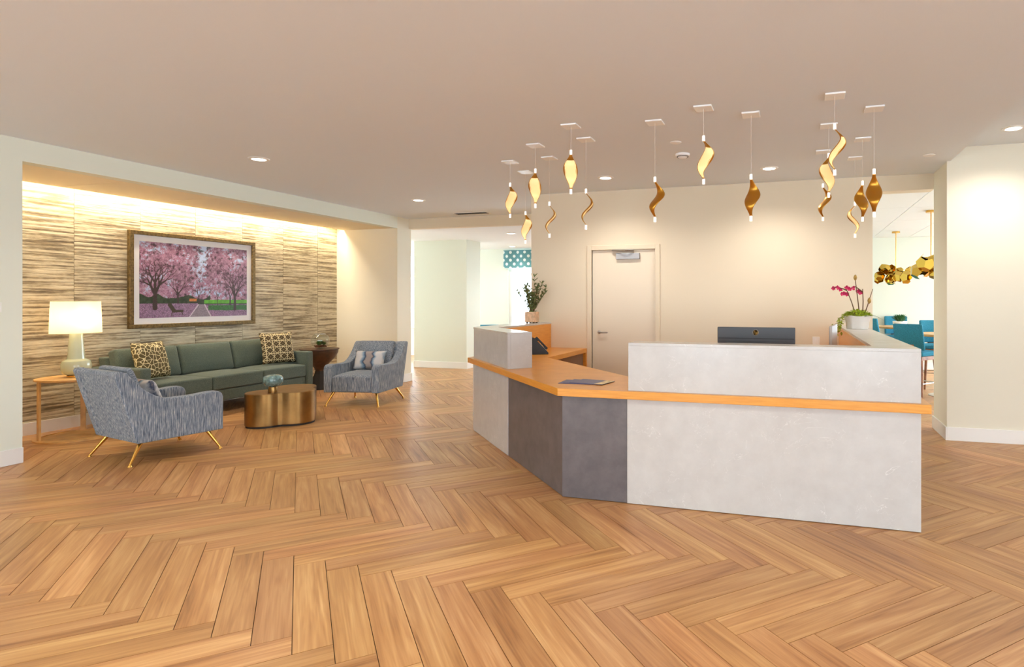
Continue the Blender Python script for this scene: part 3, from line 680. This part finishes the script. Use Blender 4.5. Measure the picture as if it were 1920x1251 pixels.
# ================================================================ LOUNGE
def pillow(name, w_, h_, t_, mat, parent=None, n=18):
    m = MB()
    for sgn in (1, -1):
        o0 = len(m.v)
        for i in range(n + 1):
            for j in range(n + 1):
                u = -1 + 2 * i / n; v_ = -1 + 2 * j / n
                x = w_ / 2 * u * (1 - .07 * (1 - v_ * v_)); z = h_ / 2 * v_ * (1 - .07 * (1 - u * u))
                th = t_ / 2 * max(0, (1 - u ** 4) * (1 - v_ ** 4)) ** .55
                m.v.append((x, sgn * th, z))
        for i in range(n):
            for j in range(n):
                q = [o0 + i * (n + 1) + j, o0 + (i + 1) * (n + 1) + j, o0 + (i + 1) * (n + 1) + j + 1, o0 + i * (n + 1) + j + 1]
                m.f.append(tuple(q if sgn < 0 else q[::-1]))
    o = m.build(name, mat, parent, True)
    bm = bmesh.new(); bm.from_mesh(o.data); bmesh.ops.remove_doubles(bm, verts=bm.verts, dist=.0005); bmesh.ops.recalc_face_normals(bm, faces=bm.faces); bm.to_mesh(o.data); bm.free()
    return o
def cushion_box(name, x0, x1, y0, y1, z0, z1, mat, parent, crown=.02, bev=.03, axis='z'):
    m = MB(); nx = ny = 10
    pts = {}
    for k_, z in enumerate((z0, z1)):
        for i in range(nx + 1):
            for j in range(ny + 1):
                u = -1 + 2 * i / nx; v_ = -1 + 2 * j / ny
                zz = z + (crown * (1 - u ** 4) * (1 - v_ ** 4) if k_ else 0)
                pts[i, j, k_] = len(m.v); m.v.append((x0 + (x1 - x0) * i / nx, y0 + (y1 - y0) * j / ny, zz))
    for i in range(nx):
        for j in range(ny):
            m.f.append((pts[i, j, 1], pts[i + 1, j, 1], pts[i + 1, j + 1, 1], pts[i, j + 1, 1])); m.f.append((pts[i, j, 0], pts[i, j + 1, 0], pts[i + 1, j + 1, 0], pts[i + 1, j, 0]))
    for i in range(nx):
        for j in (0, ny): m.f.append((pts[i, j, 0], pts[i + 1, j, 0], pts[i + 1, j, 1], pts[i, j, 1]))
    for j in range(ny):
        for i in (0, nx): m.f.append((pts[i, j, 0], pts[i, j + 1, 0], pts[i, j + 1, 1], pts[i, j, 1]))
    return m.build(name, mat, parent, bevel=bev, seg=4)
# ---- armchair (front is local +y)
def armchair(loc, rz, label):
    c = tag(empty('armchair', loc, rz), label, 'armchair', 'blue armchairs with brass legs')
    sweep = [(-.31, .185), (-.475, .79), (-.465, .815), (-.43, .82), (-.385, .80)]
    for t_ in range(1, 9):      # swoop from the back down to the arm
        q = t_ / 8; sweep.append((-.385 + .34 * q, .80 - .255 * (1 - (1 - q) ** 2) ** 1.0 if q < 1 else .545))
    sweep += [(.12, .545), (.27, .557), (.335, .553), (.365, .535), (.378, .50), (.378, .185)]
    for sx in (-1, 1):
        MB().prism(sweep, 0, .105, lambda p: (sx * (.28 + p.z), p.x, p.y)).build('arm', 'blue', c, bevel=.012, seg=3)
    back = [(-.308, .185), (-.472, .79), (-.46, .815), (-.40, .815), (-.375, .79), (-.25, .36), (-.25, .185)]
    MB().prism(back, -.28, .28, lambda p: (p.z, p.x, p.y)).build('backrest', 'blue', c, bevel=.01)
    bc = cushion_box('back_cushion', -.255, .255, -.235, .235, 0, .06, 'blue', c, .03, .025)
    bc.location = (0, -.28, .597); bc.rotation_euler = (R(-72), 0, 0)
    cushion_box('seat', -.278, .278, -.25, .368, .187, .405, 'blue', c, .04, .025)
    for sx in (-1, 1):
        for fy_, by in ((.36, .27), (-.36, -.24)):
            a = Vector((sx * .29, by, .20)); b = Vector((sx * .365, fy_, .012))
            lg_ = MB().tube([a, a.lerp(b, .5), b], [.019, .014, .009], 12).build('leg', 'brass', c, True)
            MB().tube([b + Vector((0, 0, .004)), b - Vector((0, 0, .012))], [.012, .017], 12).build('foot_cap', 'brass', lg_, True)
    return c
armchair((-5.726, 4.078, 0), R(-11.5), 'blue streaked armchair turned away, its back beside the lamp table')
armchair((-5.742, 6.888, 0), R(-169), 'blue streaked armchair facing the room, standing before the column')
pl = tag(pillow('lumbar_cushion', .46, .27, .13, 'lumbar'), 'blue and grey striped lumbar cushion in the armchair turned away', 'cushion', 'striped lumbar cushions')
pl.matrix_world = Matrix.Translation((-5.726, 4.078, 0)) @ Matrix.Rotation(R(-11.5), 4, 'Z') @ Matrix.Translation((0, -.10, .575)) @ Matrix.Rotation(R(20), 4, 'X')
p2 = pl.copy(); COL.objects.link(p2); p2['label'] = 'blue and grey striped lumbar cushion in the armchair before the column'
p2.matrix_world = Matrix.Translation((-5.742, 6.888, 0)) @ Matrix.Rotation(R(-169), 4, 'Z') @ Matrix.Translation((0, -.10, .575)) @ Matrix.Rotation(R(20), 4, 'X')
# ---- sofa (faces +x)
sf = tag(empty('sofa', (-7.2, 5.92, 0)), 'long sage green three seat sofa below the framed print', 'sofa')
X0, X1 = -.50, .34
MB().box(X0, X1 - .03, -1.08, 1.08, .16, .30).build('base', 'green', sf, bevel=.015)
MB().prism([(X0 + .09, .30), (X0 - .02, .76), (X0 + .10, .76), (X0 + .22, .30)], -1.08, 1.08, lambda p: (p.x, p.z, p.y)).build('back_frame', 'green', sf, bevel=.02)
for sgn in (-1, 1): MB().box(X0 + .05, X1, sgn * 1.20 if sgn < 0 else 1.085, -1.085 if sgn < 0 else 1.20, .16, .665).build('arm', 'green', sf, bevel=.025, seg=4)
for k_ in range(3):
    y0 = -1.08 + .72 * k_
    cushion_box('seat_cushion', X0 + .25, X1 - .012, y0 + .003, y0 + .717, .305, .475, 'green', sf, .022, .022)
    bc = cushion_box('back_cushion', -.355, .355, -.19, .19, 0, .13, 'green', sf, .04, .03)
    bc.location = (X0 + .165, y0 + .36, .645); bc.rotation_euler = (R(76), 0, R(90))
for sx in (X0 + .1, X1 - .1):
    for sy in (-1.05, 1.05): MB().tube([(sx, sy, .165), (sx, sy, 0)], [.025, .017], 12).build('leg', 'darkwood', sf, True)
pw = tag(pillow('throw_cushion', .46, .44, .15, 'cush_web'), 'olive and cream web patterned cushion at the lamp end of the sofa', 'cushion')
pw.location = (-7.18, 5.05, .722); pw.rotation_euler = (R(-14), 0, R(106))
pg = tag(pillow('throw_cushion', .46, .46, .14, 'cush_grid'), 'brown and cream lattice patterned cushion at the far end of the sofa', 'cushion')
pg.location = (-7.19, 6.80, .73); pg.rotation_euler = (R(-16), 0, R(72))
# ---- framed print
fr = tag(empty('framed_print', (-7.745, 6.03, 1.07)), 'large framed photograph of pink cherry trees along a park path', 'picture')
hw, hh = .862, 1.20
for nm, a in (('frame_rail', (-hw, hw, 0, .05)), ('frame_rail', (-hw, hw, hh - .05, hh)), ('frame_stile', (-hw, -hw + .05, .05, hh - .05)), ('frame_stile', (hw - .05, hw, .05, hh - .05))):
    MB().box(0, .05, a[0], a[1], a[2], a[3]).build(nm, plain('antique_gold_frame', (112, 92, 56), .4, .6, var=.25, vscale=40) if 'gf' not in M else M['gf'], fr, bevel=.006)
MB().box(.0, .022, -hw + .05, hw - .05, .05, hh - .05).build('mat_board', plain('white_mat', (238, 238, 242), .7), fr)
def make_print(nx=330, ny=215):
    rng = np.random.default_rng(3)
    def vn(sx, sy, seed):
        g = np.random.default_rng(seed).random((sy + 2, sx + 2)); yy, xx = np.mgrid[0:ny, 0:nx]
        fx = xx / nx * sx; fyy = yy / ny * sy; ix = fx.astype(int); iy = fyy.astype(int); a = fx - ix; b = fyy - iy
        a = a * a * (3 - 2 * a); b = b * b * (3 - 2 * b)
        return (g[iy, ix] * (1 - a) + g[iy, ix + 1] * a) * (1 - b) + (g[iy + 1, ix] * (1 - a) + g[iy + 1, ix + 1] * a) * b
    def fb(s, seed): return sum(vn(int(s * 2 ** k * 1.5), int(s * 2 ** k), seed + k) * .5 ** k for k in range(4)) / 1.875
    yy, xx = np.mgrid[0:ny, 0:nx]; u = xx / (nx - 1); v_ = yy / (ny - 1)       # v_ up
    img = np.zeros((ny, nx, 3)); C = lambda *c: np.array(c, float) / 255
    img[:] = C(186, 204, 236) + (v_[..., None] - .6) * .1
    # blossom masses
    n1 = fb(9, 10); n2 = fb(34, 20); n3 = rng.random((ny, nx))
    dens = 1.0 - .62 * np.exp(-((u - .53) / .07) ** 2 - ((v_ - .75) / .35) ** 2)
    blo = (n1 * .55 + n2 * .45 + .18 * (n3 - .5)) < (.36 + .27 * dens)
    pink = C(122, 78, 108)[None, None] * (1 - n2[..., None]) + C(214, 172, 198)[None, None] * n2[..., None] + (n3[..., None] - .5) * .28
    pink = pink * (.72 + .55 * n1[..., None])
    img = np.where(blo[..., None], pink, img)
    dk_ = (fb(26, 40) + .25 * (n3 - .5)) > .68
    img = np.where(dk_[..., None], img * .45, img)
    # far hedge and shrubs
    hz = .20 + .13 * vn(14, 2, 77) * (u < .62) + .05 * vn(20, 2, 78)
    hed = (v_ < hz) & (v_ > .15)
    img = np.where(hed[..., None], C(34, 50, 26) + (n2[..., None] - .4) * .25, img)
    gl_ = (v_ < .235) & (v_ > .185) & (u > .56); img = np.where(gl_[..., None], C(92, 172, 44) * (.8 + .4 * n2[..., None]), img)
    og = (np.abs(u - .455) < .035) & (np.abs(v_ - .235) < .02); img = np.where(og[..., None], C(196, 120, 60) * (.7 + .6 * n3[..., None]), img)
    gr = v_ < .19 - .02 * (u > .5)
    petals = C(138, 108, 140) * (.6 + .8 * n3[..., None]) + .12 * (n2[..., None] - .5)
    img = np.where(gr[..., None], petals, img)
    lawn = gr & (u > .60) & (v_ > .07 + .03 * n1) & (v_ < .16); img = np.where(lawn[..., None], C(44, 100, 40) * (.6 + .8 * n3[..., None]), img)
    c_ = .535; hwid = .028 + (.175 - v_) * .42
    path = (v_ < .175) & (np.abs(u - c_ + (.175 - v_) * .06) < hwid); img = np.where(path[..., None], C(140, 128, 142) * (.8 + .35 * n3[..., None]), img)
    edge = (v_ < .175) & (np.abs(np.abs(u - c_ + (.175 - v_) * .06) - hwid) < .006); img = np.where(edge[..., None], C(206, 190, 206), img)
    # trunks and branches
    def stroke(x0, y0, x1, y1, w0, w1, col):
        d = np.array([x1 - x0, (y1 - y0) * .66]); L2 = d @ d + 1e-9
        t_ = np.clip(((u - x0) * d[0] + (v_ - y0) * .66 * d[1]) / L2, 0, 1)
        ds = np.hypot(u - x0 - t_ * d[0], (v_ - y0) * .66 - t_ * d[1])
        return ds < (w0 + (w1 - w0) * t_)
    def tree(x, y, a, L, w_, dep, col):
        nonlocal img
        x1 = x + L * math.cos(a); y1 = y + L * math.sin(a) / .66
        img = np.where((stroke(x, y, x1, y1, w_, w_ * .72, col) & ((n3 > .25) | (w_ > .006)))[..., None], col * (.7 + .5 * n3[..., None]), img)
        if dep:
            for s in ((-.42, .35) if dep < 4 else (-.55, .02, .5)): tree(x1, y1, a + s + rng.uniform(-.15, .15), L * rng.uniform(.66, .85), w_ * .62, dep - 1, col)
    tc_ = C(58, 40, 40)
    for x, y, L, w_, dp in ((.125, .13, .12, .021, 5), (.32, .2, .075, .010, 4), (.87, .10, .12, .015, 5), (.82, .17, .07, .009, 3), (.51, .2, .05, .007, 3), (.69, .17, .06, .006, 3)): tree(x, y, math.pi / 2, L, w_, dp, tc_)
    for (x0, y0, x1, y1, w_) in ((.25, .17, .285, .09, .018), (.285, .085, .36, .085, .010), (.27, .09, .265, .02, .003), (.35, .08, .365, .03, .003)): img = np.where(stroke(x0, y0, x1, y1, w_, w_, 0)[..., None], C(62, 48, 30), img)
    return np.clip(img, 0, 1), nx, ny
im, nx, ny = make_print()
pw_, ph_ = 2 * (hw - .125), hh - .25
m = MB(); ys = np.linspace(-pw_ / 2, pw_ / 2, nx); zs = np.linspace(.125, .125 + ph_, ny)
m.v = [(.0235, float(a), float(b)) for b in zs for a in ys]
m.f = [(j * nx + i, j * nx + i + 1, (j + 1) * nx + i + 1, (j + 1) * nx + i) for j in range(ny - 1) for i in range(nx - 1)]
po = m.build('print', 'print', fr)
at = po.data.color_attributes.new('ink', 'FLOAT_COLOR', 'POINT')
lin_im = np.where(im <= .04045, im / 12.92, ((im + .055) / 1.055) ** 2.4)
at.data.foreach_set('color', np.concatenate([lin_im, np.ones((ny, nx, 1))], 2).reshape(-1).astype(np.float32))
# ---- lamp table and lamp
tb = tag(empty('side_table', (-7.19, 4.33, 0)), 'oval pale oak side table with flat ring base under the lamp', 'side table')
MB().lathe([(0, .595), (.30, .595), (.325, .605), (.325, .62), (0, .62)], 48, sy=1.03).build('top', 'paleoak', tb, True)
MB().lathe([(.285, 0), (.335, 0), (.335, .014), (.285, .022), (.285, 0)], 48, sy=1.03).build('base_ring', 'paleoak', tb, True)
MB().lathe([(0, .004), (.284, .004), (.284, .012), (0, .012)], 48, sy=1.03).build('base_plate', 'paleoak', tb, True)
for a in (262, 15, 142):
    x, y = .305 * math.cos(R(a)), .312 * math.sin(R(a)); mt = Matrix.Translation((x, y, 0)) @ Matrix.Rotation(R(a), 4, 'Z')
    MB().box(-.010, .010, -.022, .022, .008, .60, mt).build('leg', 'paleoak', tb, bevel=.004)
lp = tag(empty('table_lamp', (-7.235, 4.34, .62)), 'lit table lamp with celadon ceramic body and cream rectangular shade', 'lamp')
MB().lathe([(0, 0), (.075, 0), (.075, .016), (0, .016)], 40).build('base', 'brass', lp, True)
MB().lathe([(0, .016), (.07, .016), (.105, .035), (.122, .075), (.124, .13), (.112, .165), (.085, .18), (.073, .186), (.071, .20), (.055, .44), (.052, .455), (0, .455)], 48).build('body', 'celadon', lp, True)
MB().tube([(0, 0, .455), (0, 0, .52)], .009, 10).build('socket', 'brass', lp, True)
def rrect(a, b, r, n=6): 
    return [(sx * (a - r) + r * math.cos(t_), sy * (b - r) + r * math.sin(t_)) for sx, sy, t0 in ((1, 1, 0), (-1, 1, 90), (-1, -1, 180), (1, -1, 270)) for t_ in [R(t0 + 90 * i / n) for i in range(n + 1)]]
sh = MB(); b0, b1 = rrect(.135, .215, .125, 10), rrect(.125, .205, .115, 10); n = len(b0)
sh.v = [(x, y, .455) for x, y in b0] + [(x, y, .785) for x, y in b1]; sh.f = [(i, (i + 1) % n, n + (i + 1) % n, n + i) for i in range(n)]
sho = sh.build('shade', 'shade', lp, True)
MB().tube([(0, -.203, .78), (0, .203, .78)], .002, 6).tube([(0, 0, .5), (0, 0, .78)], .003, 6).build('shade_spider', 'brass', sho)
MB().lathe([(0, .52), (.012, .525), (.03, .565), (.028, .59), (0, .61)], 20).build('bulb', emit('bulb', (255, 214, 150), 2), lp, True)
light('lamp_glow', 'POINT', (0, 0, .60), LAMP_W, (1, .80, .54), lp, .09)
# ---- coffee table: two merged drums
ct = tag(empty('coffee_table', (-5.71, 5.51, 0), 0), 'low bronze metal coffee table with a lobed cloud outline', 'coffee table')
def blob(inset=0):
    cs_ = [((-.06, -.214), .205), ((.137, 0), .215), ((-.083, .217), .23)]; pts = []
    for k_ in range(96):
        a = 2 * math.pi * k_ / 96; d = (math.cos(a), math.sin(a)); lo_, hi_ = 0, 1.2
        def field(r): return sum(math.exp(-4.5 * (((r * d[0] - c[0]) ** 2 + (r * d[1] - c[1]) ** 2) / q ** 2 - 1)) for c, q in cs_) - 1
        for _ in range(40):
            md = (lo_ + hi_) / 2
            if field(md) > 0: lo_ = md
            else: hi_ = md
        pts.append(((lo_ - inset) * d[0], (lo_ - inset) * d[1]))
    return pts
MB().prism(blob(), .022, .375).build('drum', 'bronze', ct, bevel=.004)
MB().prism(blob(.012), 0, .0215).build('plinth', 'rubber', ct)
MB().prism(blob(.006), .3755, .379).build('top', plain('bronze_top', (140, 108, 68), .42, .9, var=.1), ct)
vs = tag(empty('vase', (-5.67, 5.30, .379)), 'squat teal glazed vase on a bronze foot, on the coffee table', 'vase')
MB().lathe([(0, 0), (.048, 0), (.050, .03), (.044, .062), (0, .062)], 32).build('foot', 'bronze', vs, True)
MB().lathe([(0, .06), (.04, .062), (.078, .082), (.102, .12), (.105, .15), (.092, .18), (.06, .197), (.035, .20), (.03, .194), (.028, .17), (0, .165)], 40).build('bowl', 'teal_glaze', vs, True)
# ---- hourglass end table and terrarium
et = tag(empty('end_table', (-7.30, 7.70, 0)), 'dark wooden hourglass end table at the far end of the sofa', 'end table')
MB().lathe([(0, .62), (.27, .62), (.285, .63), (.285, .645), (0, .645)], 40).build('top', 'darkwood', et, True)
MB().lathe([(0, .25), (.058, .26), (.062, .30), (.085, .35), (.15, .42), (.225, .50), (.268, .58), (.272, .62), (0, .62)], 40).build('bowl', 'darkwood', et, True)
MB().lathe([(0, 0), (.165, 0), (.165, .02), (.12, .14), (.075, .24), (.062, .30), (0, .30)], 8).build('pedestal', 'rubber', et)
te = tag(empty('terrarium', (-7.28, 7.69, .645)), 'round glass terrarium of succulents and pebbles on the end table', 'terrarium')
prof = [(.0, .006)] + [(.135 * math.sin(R(a)), .127 - .127 * math.cos(R(a))) for a in range(25, 146, 10)]

gb = MB().lathe(prof, 36, cap=False).build('bowl', 'glass', te, True)
rr_ = prof[-1]; MB().lathe([(rr_[0] - .003, rr_[1]), (rr_[0] + .003, rr_[1] - .003), (rr_[0] + .004, rr_[1] + .002), (rr_[0] - .003, rr_[1] + .003), (rr_[0] - .003, rr_[1])], 36).build('rim', plain('glass_rim', (225, 228, 222), .1), gb, True)
pb = MB()
for k_ in range(120):
    a = random.uniform(0, 6.28); r = .088 * math.sqrt(random.random()); s = random.uniform(.008, .014)
    pb.lathe([(0, -s * .7), (s * .8, -s * .35), (s, 0), (s * .8, s * .35), (0, s * .7)], 6, (r * math.cos(a), r * math.sin(a), .028 + random.random() * .022))
tag(pb.build('pebbles', 'pebble', te, True), kind='stuff')
for k_, (x, y) in enumerate(((0, -.01), (.045, .03), (-.045, .02), (.02, -.05))):
    sc_ = MB()
    for i in range(26):
        a = i * 2.4; e = .35 + .06 * i; sc_.leaf(Vector((0, 0, .055)), Vector((math.cos(a), math.sin(a), e)), .085 if k_ == 0 else .06, .028, droop=-.1)
    sc_.build('succulent', 'leaf', te, loc=(x, y, 0))

# ================================================================ DINING ROOM beyond the opening
def round_table(x, y, r, label):
    o = tag(empty('bar_table', (x, y, 0)), label, 'table', 'round tables in the dining room')
    MB().lathe([(0, .885), (r - .02, .885), (r, .90), (r, .92), (0, .92)], 48).build('top', 'paleoak', o, True)
    MB().lathe([(.035, .02), (.035, .885)], 20).build('column', 'steel', o, True)
    MB().lathe([(0, 0), (.27, 0), (.27, .008), (.05, .02), (0, .02)], 36).build('foot_plate', 'steel', o, True); return o
round_table(2.16, 9.75, .46, 'round pale table standing nearer the opening to the dining room')
round_table(1.95, 12.2, .52, 'round pale table with the white potted succulent by the far wall')
def stool(x, y, rz, label):
    o = tag(empty('bar_stool', (x, y, 0), R(rz)), label, 'bar stool', 'teal upholstered bar stools')
    cushion_box('seat', -.22, .22, -.21, .21, .64, .70, 'teal', o, .015, .02)
    MB().box(-.20, .20, -.19, .19, .585, .638).build('apron', 'walnut', o, bevel=.004)
    m = MB(); n_ = 10
    for i in range(n_ + 1):
        a = -1 + 2 * i / n_
        for z, b in ((.72, 0), (1.08, -.07)): m.v.append((a * .22, -.20 + .05 * a * a + b, z))
    for i in range(n_): m.f.append((2 * i, 2 * i + 2, 2 * i + 3, 2 * i + 1))
    bo = m.build('backrest', 'teal', o, True); sm = bo.modifiers.new('s', 'SOLIDIFY'); sm.thickness = .045; bo.modifiers.new('b', 'BEVEL').width = .012
    MB().box(-.09, .09, -.215, -.185, .60, .80).build('back_post', 'walnut', o)
    for sx in (-1, 1):
        for sy in (-1, 1): MB().tube([(sx * .175, sy * .165, .62), (sx * .21, sy * .215, 0)], [.024, .015], 10).build('leg', 'walnut', o, True)
    for z in (.26,):
        for sy in (-1, 1): MB().tube([(-.195, sy * .195, z), (.195, sy * .195, z)], .008, 8).build('foot_rail', 'steel', o, True)
        for sx in (-1, 1): MB().tube([(sx * .195, -.195, z), (sx * .195, .195, z)], .008, 8).build('foot_rail', 'steel', o, True)
    return o
stool(1.62, 9.20, -40, 'teal bar stool pulled up to the nearer table, legs visible past the desk end')
stool(2.16, 10.55, 180, 'teal bar stool across the nearer table with its back to the far table')
stool(1.45, 11.7, -60, 'teal bar stool beside the far table with its back to the desk')
stool(1.95, 13.0, 180, 'teal bar stool behind the far table against the wall')
pt_ = tag(empty('potted_succulent', (1.86, 12.1, .92)), 'spiky green succulent in a white bowl on the far dining table', 'plant')
MB().lathe([(0, 0), (.10, 0), (.12, .05), (.125, .10), (.11, .10), (.10, .085), (0, .085)], 28).build('pot', 'white', pt_, True)
sc_ = MB()
for i in range(60): a = i * 2.4; sc_.leaf(Vector((.03 * math.cos(a), .03 * math.sin(a), .085)), Vector((math.cos(a), math.sin(a), .5 + i * .03)), .15, .03, droop=-.1)
tag(sc_.build('spiky_leaves', plain('dark_green_leaf', (36, 92, 40), .5), pt_), kind='stuff')
def chandelier(x, y, n_, spread, zc, label, seed, big):
    rg = random.Random(seed); o = tag(empty('chandelier', (x, y, 2.708)), label, 'chandelier', 'faceted gold chandeliers')
    MB().lathe([(0, -.03), (.07, -.03), (.07, 0), (0, 0)], 28).build('canopy', 'brass', o, True)
    MB().tube([(0, 0, -.03), (0, 0, zc - 2.708 + .05)], .008, 8).build('stem', 'brass', o, True)
    for k_ in range(n_):
        bm = bmesh.new(); r = rg.uniform(.09, .12) * big
        g = (1 + 5 ** .5) / 2     # dodecahedron with a few faces left open
        pts_ = [(x, y, z) for x in (-1, 1) for y in (-1, 1) for z in (-1, 1)] + [q for a_ in (-1, 1) for b_ in (-1, 1) for q in ((0, a_ / g, b_ * g), (a_ / g, b_ * g, 0), (a_ * g, 0, b_ / g))]
        for q in pts_: bm.verts.new(Vector(q).normalized() * r)
        bmesh.ops.convex_hull(bm, input=bm.verts[:]); bmesh.ops.dissolve_limit(bm, angle_limit=R(5), verts=bm.verts[:], edges=bm.edges[:])
        cut = Vector((rg.uniform(-1, 1), rg.uniform(-1, 1), rg.uniform(-1, 1))).normalized()
        bmesh.ops.delete(bm, geom=[f for f in bm.faces if f.calc_center_median().normalized().dot(cut) > .4], context='FACES')
        me = bpy.data.meshes.new('facet_cup'); bm.to_mesh(me); bm.free(); me.materials.append(M['polgold'])
        q = bpy.data.objects.new('facet_cup', me); COL.objects.link(q); q.parent = o
        ang = 2.4 * k_; rr = spread * math.sqrt((k_ + .3) / n_)
        q.location = (rr * math.cos(ang), rr * math.sin(ang) * .8, zc - 2.708 + rg.uniform(-.11, .10)); q.rotation_euler = (rg.uniform(0, 3), rg.uniform(0, 3), rg.uniform(0, 3))
        q.modifiers.new('s', 'SOLIDIFY').thickness = .004
    MB().lathe([(0, -.04), (.04, 0), (0, .04)], 16).build('bulb', emit('chandelier_bulb_%d' % seed, (255, 240, 210), 12), o, True, loc=(0, 0, zc - 2.708))
    return o
chandelier(1.86, 9.42, 9, .25, 1.90, 'nearer faceted gold chandelier partly hidden by the right column', 5, 1.2)
chandelier(1.80, 12.15, 13, .36, 1.90, 'farther faceted gold chandelier over the far dining table', 11, 1.05)
fc = tag(empty('lounge_chair', (-6.78, 12.1, 0), R(30)), 'teal chair back just visible over the desk end by the far window', 'chair')
cushion_box('seat', -.26, .26, -.26, .26, .30, .44, 'teal', fc, .02, .03); MB().box(-.27, .27, -.30, -.22, .2, .86).build('backrest', 'teal', fc, bevel=.03)
for sx in (-1, 1):
    for sy in (-1, 1): MB().tube([(sx * .22, sy * .22, .31), (sx * .24, sy * .24, 0)], [.02, .014], 8).build('leg', 'walnut', fc, True)
